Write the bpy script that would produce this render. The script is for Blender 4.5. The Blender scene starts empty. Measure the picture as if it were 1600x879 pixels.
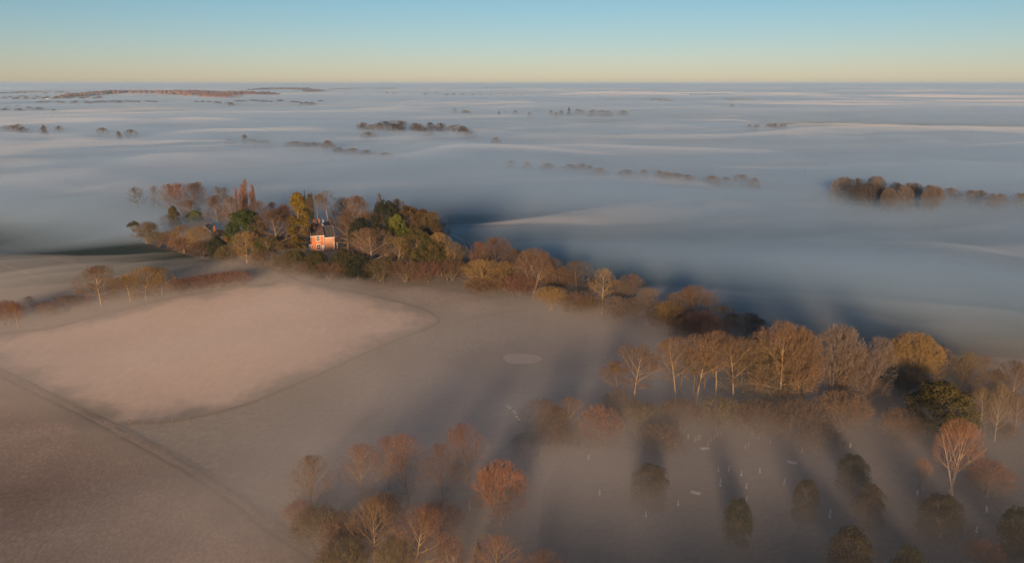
import bpy, math, random
import numpy as np
from mathutils import Vector
from mathutils.geometry import delaunay_2d_cdt

S = bpy.context.scene
COL = S.collection
R = math.radians

# ------------------------------------------------------------------ camera
CAM_H = 80.0
PITCH = R(13.8)
FPX = 1256.0                                   # focal length in photograph pixels
cam = bpy.data.cameras.new('camera')
cam_o = bpy.data.objects.new('camera', cam)
COL.objects.link(cam_o)
S.camera = cam_o
cam.sensor_fit = 'HORIZONTAL'
cam.angle = 2 * math.atan(800 / FPX)
cam.clip_start = 1.0
cam.clip_end = 200000
cam_o.location = (0, 0, CAM_H)
cam_o.rotation_euler = (R(90) - PITCH, R(0.0), 0)

# ------------------------------------------------------------------ sky and sun
SUN_EL = 7.3
SUN_AZ = 9.0                                   # light travels to +Y, this many degrees to the right
w = bpy.data.worlds.new('World')
S.world = w
w.use_nodes = True
wt = w.node_tree
bg = wt.nodes['Background']
sky = wt.nodes.new('ShaderNodeTexSky')
sky.sky_type = 'NISHITA'
sky.sun_disc = False
sky.sun_elevation = R(SUN_EL)
sky.sun_rotation = R(180 + SUN_AZ)
sky.altitude = 60
sky.air_density = 0.8
sky.dust_density = 0.15
sky.ozone_density = 2.5
geo = wt.nodes.new('ShaderNodeTexCoord')            # rosy belt all round the horizon, clear blue-green air above
sep = wt.nodes.new('ShaderNodeSeparateXYZ')
wt.links.new(geo.outputs['Generated'], sep.inputs[0])
rng_ = wt.nodes.new('ShaderNodeMapRange')
rng_.interpolation_type = 'SMOOTHSTEP'
rng_.inputs['From Min'].default_value = 0.0
rng_.inputs['From Max'].default_value = 0.12
wt.links.new(sep.outputs['Z'], rng_.inputs['Value'])
mixc = wt.nodes.new('ShaderNodeMix')
mixc.data_type = 'RGBA'
mixc.inputs['A'].default_value = (1.16, .98, 1.06, 1)
mixc.inputs['B'].default_value = (.97, 1.03, 1.0, 1)
wt.links.new(rng_.outputs[0], mixc.inputs['Factor'])
tint = wt.nodes.new('ShaderNodeVectorMath')
tint.operation = 'MULTIPLY'
wt.links.new(sky.outputs[0], tint.inputs[0])
wt.links.new(mixc.outputs['Result'], tint.inputs[1])
wt.links.new(tint.outputs[0], bg.inputs[0])
bg.inputs[1].default_value = 0.071

sun = bpy.data.lights.new('sun', 'SUN')
sun_o = bpy.data.objects.new('sun', sun)
COL.objects.link(sun_o)
sun.energy = 5.0
sun.angle = R(8.0)
sun.color = (1.0, 0.65, 0.39)
_a, _e = R(SUN_AZ), R(SUN_EL)
sun_o.rotation_euler = Vector((math.sin(_a) * math.cos(_e), math.cos(_a) * math.cos(_e), -math.sin(_e))).to_track_quat('-Z', 'Y').to_euler()

vs = S.view_settings
vs.view_transform = 'Standard'
vs.look = 'None'
vs.exposure = 0.6
vs.gamma = 1.0
cy = S.cycles
cy.max_bounces = 6
cy.diffuse_bounces = 2
cy.volume_bounces = 4
cy.transparent_max_bounces = 64
cy.use_denoising = True

# ------------------------------------------------------------------ helpers
rng = np.random.default_rng(11)
random.seed(5)


def mesh_from(name, V, F):
    me = bpy.data.meshes.new(name)
    V = np.asarray(V, dtype=np.float32).reshape(-1, 3)
    F = np.asarray(F, dtype=np.int32)
    k = F.shape[1]
    me.vertices.add(len(V))
    me.vertices.foreach_set('co', V.ravel())
    me.loops.add(F.size)
    me.loops.foreach_set('vertex_index', F.ravel())
    me.polygons.add(len(F))
    me.polygons.foreach_set('loop_start', np.arange(0, F.size, k, dtype=np.int32))
    me.update(calc_edges=True)
    return me


def link(name, me, mat=None, parent=None):
    o = bpy.data.objects.new(name, me)
    COL.objects.link(o)
    if mat is not None:
        me.materials.append(mat)
    if parent is not None:
        o.parent = parent
    return o


def tag(o, label=None, cat=None, group=None, kind=None):
    if label: o['label'] = label
    if cat: o['category'] = cat
    if group: o['group'] = group
    if kind: o['kind'] = kind
    return o


def empty(name, loc, rz=0.0, scale=None):
    o = bpy.data.objects.new(name, None)
    COL.objects.link(o)
    o.location = loc
    o.rotation_euler = (0, 0, rz)
    if scale: o.scale = scale
    return o


def waves(x, y, wl, seed, ax=1.0, ay=1.0, n=14):
    r = np.random.default_rng(seed)
    z = np.zeros_like(x, dtype=float)
    for i in range(n):
        a = r.uniform(0, 2 * np.pi)
        k = 2 * np.pi / wl * r.uniform(.5, 1.9)
        z = z + np.sin(k * (np.cos(a) * x * ax + np.sin(a) * y * ay) + r.uniform(0, 6.3))
    return z / math.sqrt(n / 2)


def bump(x, y, cx, cy_, rx, ry, rot=0.0):
    c, s = math.cos(rot), math.sin(rot)
    dx, dy = x - cx, y - cy_
    return np.exp(-(((c * dx + s * dy) / rx) ** 2 + ((-s * dx + c * dy) / ry) ** 2))


# the land: flat, with a low wooded knoll and far ridges
def land(x, y):
    x = np.asarray(x, float)
    y = np.asarray(y, float)
    z = 9.0 * bump(x, y, -85, 352, 120, 75)
    z = z + 6.5 * bump(x, y, -75, 285, 140, 75)
    z = z + 14 * bump(x, y, -2150, 5200, 1100, 320, R(-8))
    z = z + 13 * bump(x, y, -2200, 9000, 900, 500)
    z = z + 12 * bump(x, y, -900, 9500, 900, 500)
    z = z + 10 * bump(x, y, 900, 5600, 420, 260)
    z = z + 8 * bump(x, y, -1750, 3600, 900, 300)
    return z


CP, SP = math.cos(PITCH), math.sin(PITCH)


def at(px, py, z=None):
    """Point of the land that the photograph shows at (px, py)."""
    u = (px - 800) / FPX
    v = (439.5 - py) / FPX
    d = (u, CP + v * SP, -SP + v * CP)
    zz = 0.0 if z is None else z
    for _ in range(30):
        t = (zz - CAM_H) / d[2]
        x, y = d[0] * t, d[1] * t
        if z is not None:
            break
        zz = .5 * zz + .5 * float(land(x, y))
    return x, y, zz


def height_to(y, z0, py):
    v = (439.5 - py) / FPX
    return CAM_H + y * (v * CP - SP) / (CP + v * SP) - z0


def metres(px, y, z):
    return px * (y * CP - (z - CAM_H) * SP) / FPX


# ------------------------------------------------------------------ materials
def nodes_mat(name):
    m = bpy.data.materials.new(name)
    m.use_nodes = True
    t = m.node_tree
    b = t.nodes['Principled BSDF']
    b.inputs['Roughness'].default_value = .95
    b.inputs['Specular IOR Level'].default_value = .2
    return m, t, b


def plain(name, c, rough=.9, vary=.25, scale=3.0, bump_s=0.0):
    m, t, b = nodes_mat(name)
    N = t.nodes
    tc = N.new('ShaderNodeTexCoord')
    no = N.new('ShaderNodeTexNoise')
    no.inputs['Scale'].default_value = scale
    no.inputs['Detail'].default_value = 6
    t.links.new(tc.outputs['Object'], no.inputs['Vector'])
    ra = N.new('ShaderNodeValToRGB')
    ra.color_ramp.elements[0].position = .3
    ra.color_ramp.elements[1].position = .7
    ra.color_ramp.elements[0].color = (*[v * (1 - vary) for v in c], 1)
    ra.color_ramp.elements[1].color = (*[min(1, v * (1 + vary)) for v in c], 1)
    t.links.new(no.outputs[0], ra.inputs[0])
    t.links.new(ra.outputs[0], b.inputs['Base Color'])
    b.inputs['Roughness'].default_value = rough
    if bump_s:
        bu = N.new('ShaderNodeBump')
        bu.inputs['Strength'].default_value = bump_s
        t.links.new(no.outputs[0], bu.inputs['Height'])
        t.links.new(bu.outputs[0], b.inputs['Normal'])
    return m


def foliage(name, c1, c2, trans=0.0):
    """Twigs or leaves: every piece and every plant a little different in colour."""
    m, t, b = nodes_mat(name)
    N = t.nodes
    tc = N.new('ShaderNodeTexCoord')
    no = N.new('ShaderNodeTexNoise')
    no.inputs['Scale'].default_value = .9
    no.inputs['Detail'].default_value = 5
    t.links.new(tc.outputs['Object'], no.inputs['Vector'])
    oi = N.new('ShaderNodeObjectInfo')
    ad = N.new('ShaderNodeMath')
    ad.operation = 'MULTIPLY_ADD'
    ad.inputs[1].default_value = .45
    t.links.new(oi.outputs['Random'], ad.inputs[0])
    sb = N.new('ShaderNodeMath')
    sb.operation = 'SUBTRACT'
    sb.inputs[1].default_value = .22
    t.links.new(no.outputs[0], sb.inputs[0])
    t.links.new(sb.outputs[0], ad.inputs[2])
    ra = N.new('ShaderNodeValToRGB')
    ra.color_ramp.elements[0].position = .25
    ra.color_ramp.elements[1].position = .75
    ra.color_ramp.elements[0].color = (*c1, 1)
    ra.color_ramp.elements[1].color = (*c2, 1)
    t.links.new(ad.outputs[0], ra.inputs[0])
    t.links.new(ra.outputs[0], b.inputs['Base Color'])
    if trans:
        tr = N.new('ShaderNodeBsdfTranslucent')
        t.links.new(ra.outputs[0], tr.inputs[0])
        mx = N.new('ShaderNodeMixShader')
        mx.inputs[0].default_value = trans
        t.links.new(b.outputs[0], mx.inputs[1])
        t.links.new(tr.outputs[0], mx.inputs[2])
        t.links.new(mx.outputs[0], N['Material Output'].inputs[0])
    return m


def field_mat(name, cols, s_big, s_fine, row_rot=None, row_scale=1.0, row_amt=.3, bump_d=.3, edge=None):
    """Soil or sward: large blotches, fine clods, optional drilled rows."""
    m, t, b = nodes_mat(name)
    N = t.nodes
    tc = N.new('ShaderNodeTexCoord')
    n1 = N.new('ShaderNodeTexNoise')
    n1.inputs['Scale'].default_value = s_big
    n1.inputs['Detail'].default_value = 5
    n1.inputs['Roughness'].default_value = .6
    n2 = N.new('ShaderNodeTexNoise')
    n2.inputs['Scale'].default_value = s_fine
    n2.inputs['Detail'].default_value = 6
    n2.inputs['Roughness'].default_value = .75
    t.links.new(tc.outputs['Object'], n1.inputs['Vector'])
    mp = N.new('ShaderNodeMapping')
    mp.inputs['Rotation'].default_value = (0, 0, row_rot or 0)
    mp.inputs['Scale'].default_value = (1, .6, 1) if row_rot is not None else (1, 1, 1)
    t.links.new(tc.outputs['Object'], mp.inputs['Vector'])
    t.links.new(mp.outputs[0], n2.inputs['Vector'])
    mixv = N.new('ShaderNodeMath')
    mixv.operation = 'MULTIPLY_ADD'
    mixv.inputs[1].default_value = .62
    t.links.new(n2.outputs[0], mixv.inputs[0])
    h1 = N.new('ShaderNodeMath')
    h1.operation = 'MULTIPLY'
    h1.inputs[1].default_value = .38
    t.links.new(n1.outputs[0], h1.inputs[0])
    t.links.new(h1.outputs[0], mixv.inputs[2])
    fac = mixv
    if row_rot is not None:
        wv = N.new('ShaderNodeTexWave')
        wv.inputs['Scale'].default_value = row_scale
        wv.inputs['Distortion'].default_value = 1.5
        wv.inputs['Detail'].default_value = 3
        wv.inputs['Detail Scale'].default_value = .6
        mp2 = N.new('ShaderNodeMapping')
        mp2.inputs['Rotation'].default_value = (0, 0, row_rot)
        t.links.new(tc.outputs['Object'], mp2.inputs['Vector'])
        t.links.new(mp2.outputs[0], wv.inputs['Vector'])
        rw = N.new('ShaderNodeMath')
        rw.operation = 'MULTIPLY_ADD'
        rw.inputs[1].default_value = row_amt * .3
        t.links.new(wv.outputs[1], rw.inputs[0])
        t.links.new(mixv.outputs[0], rw.inputs[2])
        sb = N.new('ShaderNodeMath')
        sb.operation = 'SUBTRACT'
        sb.inputs[1].default_value = row_amt * .15
        t.links.new(rw.outputs[0], sb.inputs[0])
        fac = sb
    ra = N.new('ShaderNodeValToRGB')
    el = ra.color_ramp.elements
    el[0].position, el[1].position = .36, .62
    el[0].color = (*cols[0], 1)
    el[1].color = (*cols[-1], 1)
    if len(cols) == 3:
        e = el.new(.5)
        e.color = (*cols[1], 1)
    t.links.new(fac.outputs[0], ra.inputs[0])
    out = ra.outputs[0]
    if edge:                                  # the sward thins out and grass creeps in towards the margin
        at_ = N.new('ShaderNodeAttribute')
        at_.attribute_name = 'inner'
        n3 = N.new('ShaderNodeTexNoise')
        n3.inputs['Scale'].default_value = .09
        n3.inputs['Detail'].default_value = 7
        n3.inputs['Roughness'].default_value = .65
        t.links.new(tc.outputs['Object'], n3.inputs['Vector'])
        sm = N.new('ShaderNodeMath')
        sm.operation = 'MULTIPLY_ADD'
        sm.inputs[1].default_value = 1.6
        t.links.new(n3.outputs[0], sm.inputs[0])
        t.links.new(at_.outputs['Fac'], sm.inputs[2])
        mr = N.new('ShaderNodeMapRange')
        mr.interpolation_type = 'SMOOTHSTEP'
        mr.inputs['From Min'].default_value = .75
        mr.inputs['From Max'].default_value = 1.45
        t.links.new(sm.outputs[0], mr.inputs['Value'])
        mx = N.new('ShaderNodeMix')
        mx.data_type = 'RGBA'
        mx.inputs['A'].default_value = (*edge, 1)
        t.links.new(mr.outputs[0], mx.inputs['Factor'])
        t.links.new(out, mx.inputs['B'])
        out = mx.outputs['Result']
    t.links.new(out, b.inputs['Base Color'])
    bu = N.new('ShaderNodeBump')
    bu.inputs['Strength'].default_value = 1.0
    bu.inputs['Distance'].default_value = bump_d
    t.links.new(fac.outputs[0], bu.inputs['Height'])
    t.links.new(bu.outputs[0], b.inputs['Normal'])
    return m


def fog_mat(name, dens, color=(1, 1, 1), g=0.0):
    m = bpy.data.materials.new(name)
    m.use_nodes = True
    t = m.node_tree
    t.nodes.clear()
    o = t.nodes.new('ShaderNodeOutputMaterial')
    p = t.nodes.new('ShaderNodeVolumePrincipled')
    p.inputs['Color'].default_value = (*color, 1)
    p.inputs['Density'].default_value = dens
    p.inputs['Anisotropy'].default_value = g
    t.links.new(p.outputs[0], o.inputs['Volume'])
    return m


M = {
    'ground': field_mat('meadow', [(.12, .105, .075), (.185, .155, .115), (.28, .235, .18)], .02, .7, bump_d=.12),
    'sward': field_mat('dry_sward', [(.22, .17, .125), (.29, .225, .17), (.37, .29, .22)], .02, .6, R(-40), .4, .2, .06, (.19, .155, .115)),
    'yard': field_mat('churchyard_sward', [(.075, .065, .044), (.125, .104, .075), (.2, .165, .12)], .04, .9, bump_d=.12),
    'plough': field_mat('stubble', [(.17, .11, .075), (.285, .19, .132), (.48, .335, .24)], .03, 1.7, R(38), .5, .14, .14, (.19, .145, .1)),
    'pale': field_mat('frosted_till', [(.45, .32, .235), (.53, .38, .28), (.61, .45, .34)], .02, .5, R(-72), .45, .22, .06, (.2, .16, .115)),
    'green': field_mat('winter_wheat', [(.022, .045, .028), (.034, .06, .036), (.055, .075, .045)], .01, .25, R(-60), .25, .35, .1, (.09, .095, .06)),
    'verge': field_mat('rough_verge', [(.12, .088, .06), (.18, .132, .095), (.27, .2, .15)], .1, .9, bump_d=.5),
    'wheel': field_mat('wheel_ruts', [(.10, .078, .055), (.15, .115, .082), (.21, .165, .12)], .1, .9, bump_d=.2),
    'chalk': field_mat('pale_earth', [(.34, .26, .21), (.43, .33, .27), (.52, .41, .34)], .1, .8, bump_d=.05),
    'bark': plain('bark', (.14, .1, .065), .95, .45, 2.5, .4),
    'bark_gold': plain('golden_bark', (.25, .175, .09), .95, .35, 2.0, .4),  # yellower, paler bark tone than the plain one
    'bark_pale': plain('pale_bark', (.34, .26, .19), .9, .35, 3.0, .3),
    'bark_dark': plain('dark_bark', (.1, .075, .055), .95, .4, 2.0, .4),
    'tw_brown': foliage('twigs_brown', (.09, .055, .032), (.17, .108, .062)),
    'tw_gold': foliage('twigs_gold', (.16, .105, .042), (.27, .18, .07)),
    'tw_red': foliage('twigs_red', (.12, .06, .04), (.205, .108, .07)),
    'tw_grey': foliage('twigs_grey', (.1, .08, .065), (.18, .14, .11)),
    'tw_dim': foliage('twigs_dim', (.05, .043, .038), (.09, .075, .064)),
    'tw_rust': foliage('twigs_rust', (.21, .095, .05), (.32, .16, .085)),
    'tw_olive': foliage('twigs_olive', (.085, .066, .028), (.155, .118, .05)),
    'tw_orange': foliage('twigs_orange', (.165, .075, .04), (.25, .115, .058)),
    'lf_green': foliage('leaves_green', (.045, .065, .014), (.095, .115, .024), .2),
    'lf_olive': foliage('leaves_olive', (.048, .046, .014), (.1, .082, .024), .2),
    'lf_gold': foliage('leaves_gold', (.15, .105, .012), (.27, .185, .022), .2),
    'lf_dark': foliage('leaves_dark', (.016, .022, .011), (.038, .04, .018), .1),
    'lf_bright': foliage('leaves_bright', (.085, .1, .018), (.15, .16, .028), .2),
    'lf_brown': foliage('leaves_brown', (.06, .042, .02), (.115, .075, .034), .2),
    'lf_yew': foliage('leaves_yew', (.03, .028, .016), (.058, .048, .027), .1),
    'brick': plain('brick', (.5, .18, .075), .9, .18, 1.6),
    'brick_pale': plain('pink_render', (.54, .29, .18), .9, .08, .8),
    'tile': plain('brown_tile', (.085, .058, .05), .8, .35, 1.2, .2),
    'slate': plain('slate', (.05, .052, .06), .6, .3, 1.4, .1),
    'white': plain('white_paint', (.78, .76, .72), .6, .04, 2),
    'stone': plain('grave_stone', (.34, .3, .25), .9, .3, 4, .2),
    'stone_pale': plain('pale_stone', (.6, .55, .48), .9, .2, 4, .1),
    'post': plain('weathered_wood', (.09, .07, .05), .9, .4, 5, .2),
}
_gm, _gt, _gb = nodes_mat('window_glass')
_gb.inputs['Base Color'].default_value = (.02, .025, .03, 1)
_gb.inputs['Roughness'].default_value = .08
_gb.inputs['Specular IOR Level'].default_value = .6
M['glass'] = _gm

# ------------------------------------------------------------------ the land
def graded(fine, far, rate):
    v = [0.0]
    while v[-1] < far:
        v.append(v[-1] + max(fine, v[-1] * rate))
    return v


def axis(fine, near, far, rate):
    a = graded(fine, near, rate)
    b = graded(fine, far, rate)
    return np.array([-q for q in a[:0:-1]] + b)


def sheet(name, X, Y, Z, mat, bottom=None):
    ny, nx = X.shape
    n = nx * ny
    V = np.stack([X, Y, Z], -1).reshape(-1, 3)
    idx = np.arange(n).reshape(ny, nx)
    F = np.stack([idx[:-1, :-1], idx[:-1, 1:], idx[1:, 1:], idx[1:, :-1]], -1).reshape(-1, 4)
    if bottom is not None:
        V2 = V.copy()
        V2[:, 2] = bottom
        ring = np.concatenate([idx[0, :-1], idx[:-1, -1], idx[-1, :0:-1], idx[:0:-1, 0]])
        nx_ = np.roll(ring, -1)
        F = np.concatenate([F, F[:, ::-1] + n, np.stack([ring, ring + n, nx_ + n, nx_], -1)])
        V = np.concatenate([V, V2])
    o = link(name, mesh_from(name, V, F), mat)
    return o


GX, GY = np.meshgrid(axis(10, 60000, 60000, .035), axis(10, 1500, 60000, .035))
tag(sheet('ground', GX, GY, land(GX, GY), M['ground']), kind='structure')


def patch(name, pts, mat, lift, step=7.0):
    """A sheet inside a closed outline of world points, following the land."""
    P = [Vector((p[0], p[1])) for p in pts]
    n = len(P)
    xs = [p.x for p in P]
    ys = [p.y for p in P]
    pts2 = list(P)
    gx = np.arange(min(xs), max(xs), step)
    gy = np.arange(min(ys), max(ys), step)
    A, B = np.meshgrid(gx, gy)
    A, B = A.ravel(), B.ravel()
    ins = np.zeros(len(A), bool)
    for i in range(n):
        x1, y1, x2, y2 = xs[i], ys[i], xs[(i + 1) % n], ys[(i + 1) % n]
        c = ((y1 > B) != (y2 > B))
        with np.errstate(divide='ignore', invalid='ignore'):
            ins ^= c & (A < (x2 - x1) * (B - y1) / (y2 - y1 + 1e-12) + x1)
    pts2 += [Vector((a, b)) for a, b in zip(A[ins], B[ins])]
    v, e, f, *_ = delaunay_2d_cdt(pts2, [], [list(range(n))], 1, 1e-4)
    V = np.array([(q.x, q.y, 0) for q in v])
    V[:, 2] = land(V[:, 0], V[:, 1]) + lift
    F = np.array([t for t in f if len(t) == 3])
    me = mesh_from(name, V, F)
    d = np.full(len(V), 1e9)
    for i in range(n):
        a_, b_ = np.array(P[i]), np.array(P[(i + 1) % n])
        e_ = b_ - a_
        tt = np.clip(((V[:, :2] - a_) @ e_) / (e_ @ e_ + 1e-9), 0, 1)
        d = np.minimum(d, np.linalg.norm(V[:, :2] - a_ - tt[:, None] * e_, axis=1))
    me.attributes.new('inner', 'FLOAT', 'POINT').data.foreach_set('value', np.clip(d / 16.0, 0, 1).astype(np.float32))
    o = link(name, me, mat)
    for p in o.data.polygons[:1]:
        if p.normal.z < 0:
            o.data.flip_normals()
    return tag(o, kind='structure')


def smooth_line(pts, step=3.0):
    P = np.array(pts, float)
    out = []
    for i in range(len(P) - 1):
        p0, p1, p2, p3 = P[max(i - 1, 0)], P[i], P[i + 1], P[min(i + 2, len(P) - 1)]
        k = max(2, int(np.linalg.norm(p2 - p1) / step))
        for t in np.linspace(0, 1, k, endpoint=False):
            out.append(.5 * ((2 * p1) + (-p0 + p2) * t + (2 * p0 - 5 * p1 + 4 * p2 - p3) * t * t + (-p0 + 3 * p1 - 3 * p2 + p3) * t ** 3))
    out.append(P[-1])
    return np.array(out)


def ribbon(name, pts, width, mat, lift, ragged=.25):
    """A strip of ground along a line: track, verge, wheel ruts."""
    L = smooth_line(pts)
    T = np.gradient(L, axis=0)
    T /= np.linalg.norm(T, axis=1)[:, None] + 1e-9
    Nn = np.stack([-T[:, 1], T[:, 0]], 1)
    k = len(L)
    wa = width * .5 * (1 + ragged * rng.normal(size=k))
    wb = width * .5 * (1 + ragged * rng.normal(size=k))
    cols = [L - Nn * wa[:, None], L, L + Nn * wb[:, None]]
    V = np.concatenate(cols)
    z = land(V[:, 0], V[:, 1]) + lift
    z[k:2 * k] += min(.12, width * .03)
    V = np.column_stack([V, z])
    F = []
    for c in range(2):
        a = np.arange(k - 1) + c * k
        F.append(np.stack([a + k, a, a + 1, a + k + 1], 1))
    o = link(name, mesh_from(name, V, np.concatenate(F)), mat)
    if o.data.polygons[0].normal.z < 0:
        o.data.flip_normals()
    return tag(o, kind='structure')


def G(*pp):
    return [at(a, b)[:2] for a, b in pp]


edge_line = G((-90, 548), (0, 582), (60, 612), (120, 641), (180, 672), (245, 706), (310, 742), (370, 782), (430, 826), (480, 858), (540, 905), (620, 980))
near_pts = [(-430, 150)] + edge_line + [(-60, 20), (-430, 20)]
patch('stubble_field', near_pts, M['plough'], .10, 6)
pale_south = G((182, 662), (240, 661), (300, 653), (370, 636), (430, 614), (500, 584), (560, 556), (620, 531), (660, 516), (681, 506))
pale_north = G((684, 501), (682, 495), (668, 487), (640, 477), (600, 467), (550, 456), (500, 447), (468, 440), (440, 440), (370, 449), (300, 460), (240, 471), (180, 487), (100, 507), (0, 523), (-120, 540))
patch('pale_tilled_field', pale_south + pale_north + G((-90, 545), (0, 579), (60, 609), (120, 638)), M['pale'], .12, 6)
patch('grass_field', G((684, 508), (690, 500), (682, 492), (640, 475), (550, 454), (475, 439), (520, 437), (600, 439), (650, 444), (700, 451), (740, 459), (780, 470), (824, 483), (760, 494)), M['sward'], .11, 6)
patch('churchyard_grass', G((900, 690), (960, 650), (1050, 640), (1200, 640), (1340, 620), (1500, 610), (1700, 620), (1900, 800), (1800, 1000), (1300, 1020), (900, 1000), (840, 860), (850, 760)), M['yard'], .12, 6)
far_left = G((-200, 470), (-60, 455), (60, 447), (130, 441), (250, 418), (330, 408), (270, 392), (215, 380), (190, 372), (190, 358), (150, 350), (0, 348), (-300, 350))
patch('winter_wheat_field', far_left, M['green'], .14, 8)
far_right = G((700, 372), (730, 400), (800, 402), (900, 440), (1050, 470), (1200, 510), (1500, 555), (1750, 570), (1900, 420), (1500, 350), (1000, 335), (800, 333), (700, 336))
patch('far_wheat_field', far_right, M['green'], .13, 10)
ribbon('verge', edge_line, 1.7, M['verge'], .22)
ribbon('verge_rut', [(p[0] - 1.3, p[1] - .9) for p in edge_line], .7, M['wheel'], .20)
ribbon('verge_rut', [(p[0] + 1.2, p[1] + .8) for p in edge_line], .5, M['wheel'], .20)
ribbon('farm_track', G((182, 664), (240, 662), (300, 654), (370, 637), (430, 615), (500, 585), (560, 557), (620, 532), (660, 517), (682, 506), (684, 497), (668, 487), (640, 477), (600, 467), (550, 456), (500, 447), (470, 440), (445, 430), (420, 420), (370, 405)), 1.3, M['wheel'], .24)
ribbon('field_edge_track', G((826, 484), (790, 489), (740, 499), (690, 508)), 1.1, M['verge'], .24)
ribbon('headland_strip', G((0, 522), (60, 516), (100, 508), (150, 495), (190, 485), (230, 474), (280, 464), (330, 456)), 3.0, M['wheel'], .24, .15)
ribbon('wood_edge_track', G((232, 386), (205, 380), (192, 374), (200, 368), (215, 366)), 1.6, M['verge'], .30)
ribbon('wood_edge_track', G((232, 386), (270, 391), (330, 402), (370, 408), (420, 421)), 2.2, M['verge'], .30)
for a, b in (((-20, 405), (70, 440)), ((80, 402), (150, 424)), ((-10, 382), (120, 408)), ((20, 362), (150, 384)), ((100, 358), (210, 378))):
    for k in (0, 1):
        A, B = at(a[0], a[1] + 2.2 * k)[:2], at(b[0], b[1] + 2.2 * k)[:2]
        ribbon('wheel_rut', [A, ((A[0] + B[0]) / 2 + 1, (A[1] + B[1]) / 2), B], .8, M['wheel'], .30)
ribbon('field_track', G((693, 360), (706, 368), (718, 374), (727, 383), (731, 396)), 1.0, M['chalk'], .3)
ribbon('field_track', G((716, 372), (724, 375), (733, 380), (737, 390)), .9, M['chalk'], .3)
cx_, cy_, _ = at(815, 561)
patch('bare_earth_patch', [(cx_ + 5.6 * math.cos(t) * (1 + .08 * math.sin(3 * t + 1)), cy_ + 4.2 * math.sin(t) * (1 + .1 * math.cos(2 * t))) for t in np.linspace(0, 2 * math.pi, 36, endpoint=False)], M['chalk'], .2, 1.5)


# ------------------------------------------------------------------ trees
def unit(v):
    return v / (np.linalg.norm(v, axis=-1, keepdims=True) + 1e-9)


def perp(d, r):
    a = r.normal(size=d.shape)
    return unit(a - (a * d).sum(-1, keepdims=True) * d)


def tubes(p0, d, c, L, r0, r1, segs, sides):
    n = len(p0)
    t = np.linspace(0, 1, segs + 1)
    P = p0[:, None] + L[:, None, None] * (d[:, None] * t[None, :, None] + c[:, None] * (t ** 2)[None, :, None])
    T = unit(d[:, None] + 2 * c[:, None] * t[None, :, None])
    ref = np.where(np.abs(d[:, 2:3]) > .9, np.array([[1., 0, 0]]), np.array([[0, 0, 1.]]))
    A = unit(np.cross(T, ref[:, None]))
    B = np.cross(T, A)
    rad = r0[:, None] * (1 - t)[None] + r1[:, None] * t[None]
    ang = np.arange(sides) * 2 * np.pi / sides
    V = P[:, :, None] + rad[:, :, None, None] * (A[:, :, None] * np.cos(ang)[None, None, :, None] + B[:, :, None] * np.sin(ang)[None, None, :, None])
    base = (np.arange(n) * (segs + 1) * sides)[:, None, None]
    s = (np.arange(segs) * sides)[None, :, None]
    k = np.arange(sides)[None, None, :]
    k2 = (np.arange(sides) + 1)[None, None, :] % sides
    F = np.stack([base + s + k, base + s + k2, base + s + sides + k2, base + s + sides + k], -1).reshape(-1, 4)
    return V.reshape(-1, 3), F


def strips(p0, d, c, L, wd, r):
    n = len(p0)
    P1 = p0 + L[:, None] * (d * .5 + c * .25)
    P2 = p0 + L[:, None] * (d + c)
    s = perp(d, r)
    h = wd[:, None] * .5
    V = np.stack([p0 - s * h, p0 + s * h, P1 - s * h * .8, P1 + s * h * .8, P2 - s * h * .35, P2 + s * h * .35], 1)
    b = (np.arange(n) * 6)[:, None]
    F = np.concatenate([b + np.array([[0, 1, 3, 2]]), b + np.array([[2, 3, 5, 4]])])
    return V.reshape(-1, 3), F


def envelope_dist(p, d, env):
    cz, rx, rz = env
    q = p - np.array([0, 0, cz])
    sc = np.array([1 / rx, 1 / rx, 1 / rz])
    q, e = q * sc, d * sc
    a = (e * e).sum(-1)
    b = 2 * (q * e).sum(-1)
    c = (q * q).sum(-1) - 1
    disc = np.maximum(b * b - 4 * a * c, 0)
    return np.where(c < 0, (-b + np.sqrt(disc)) / (2 * a), .15)


def join(parts):
    V, F, o = [], [], 0
    for v, f in parts:
        V.append(v)
        F.append(f + o)
        o += len(v)
    return np.concatenate(V), np.concatenate(F)


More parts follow.
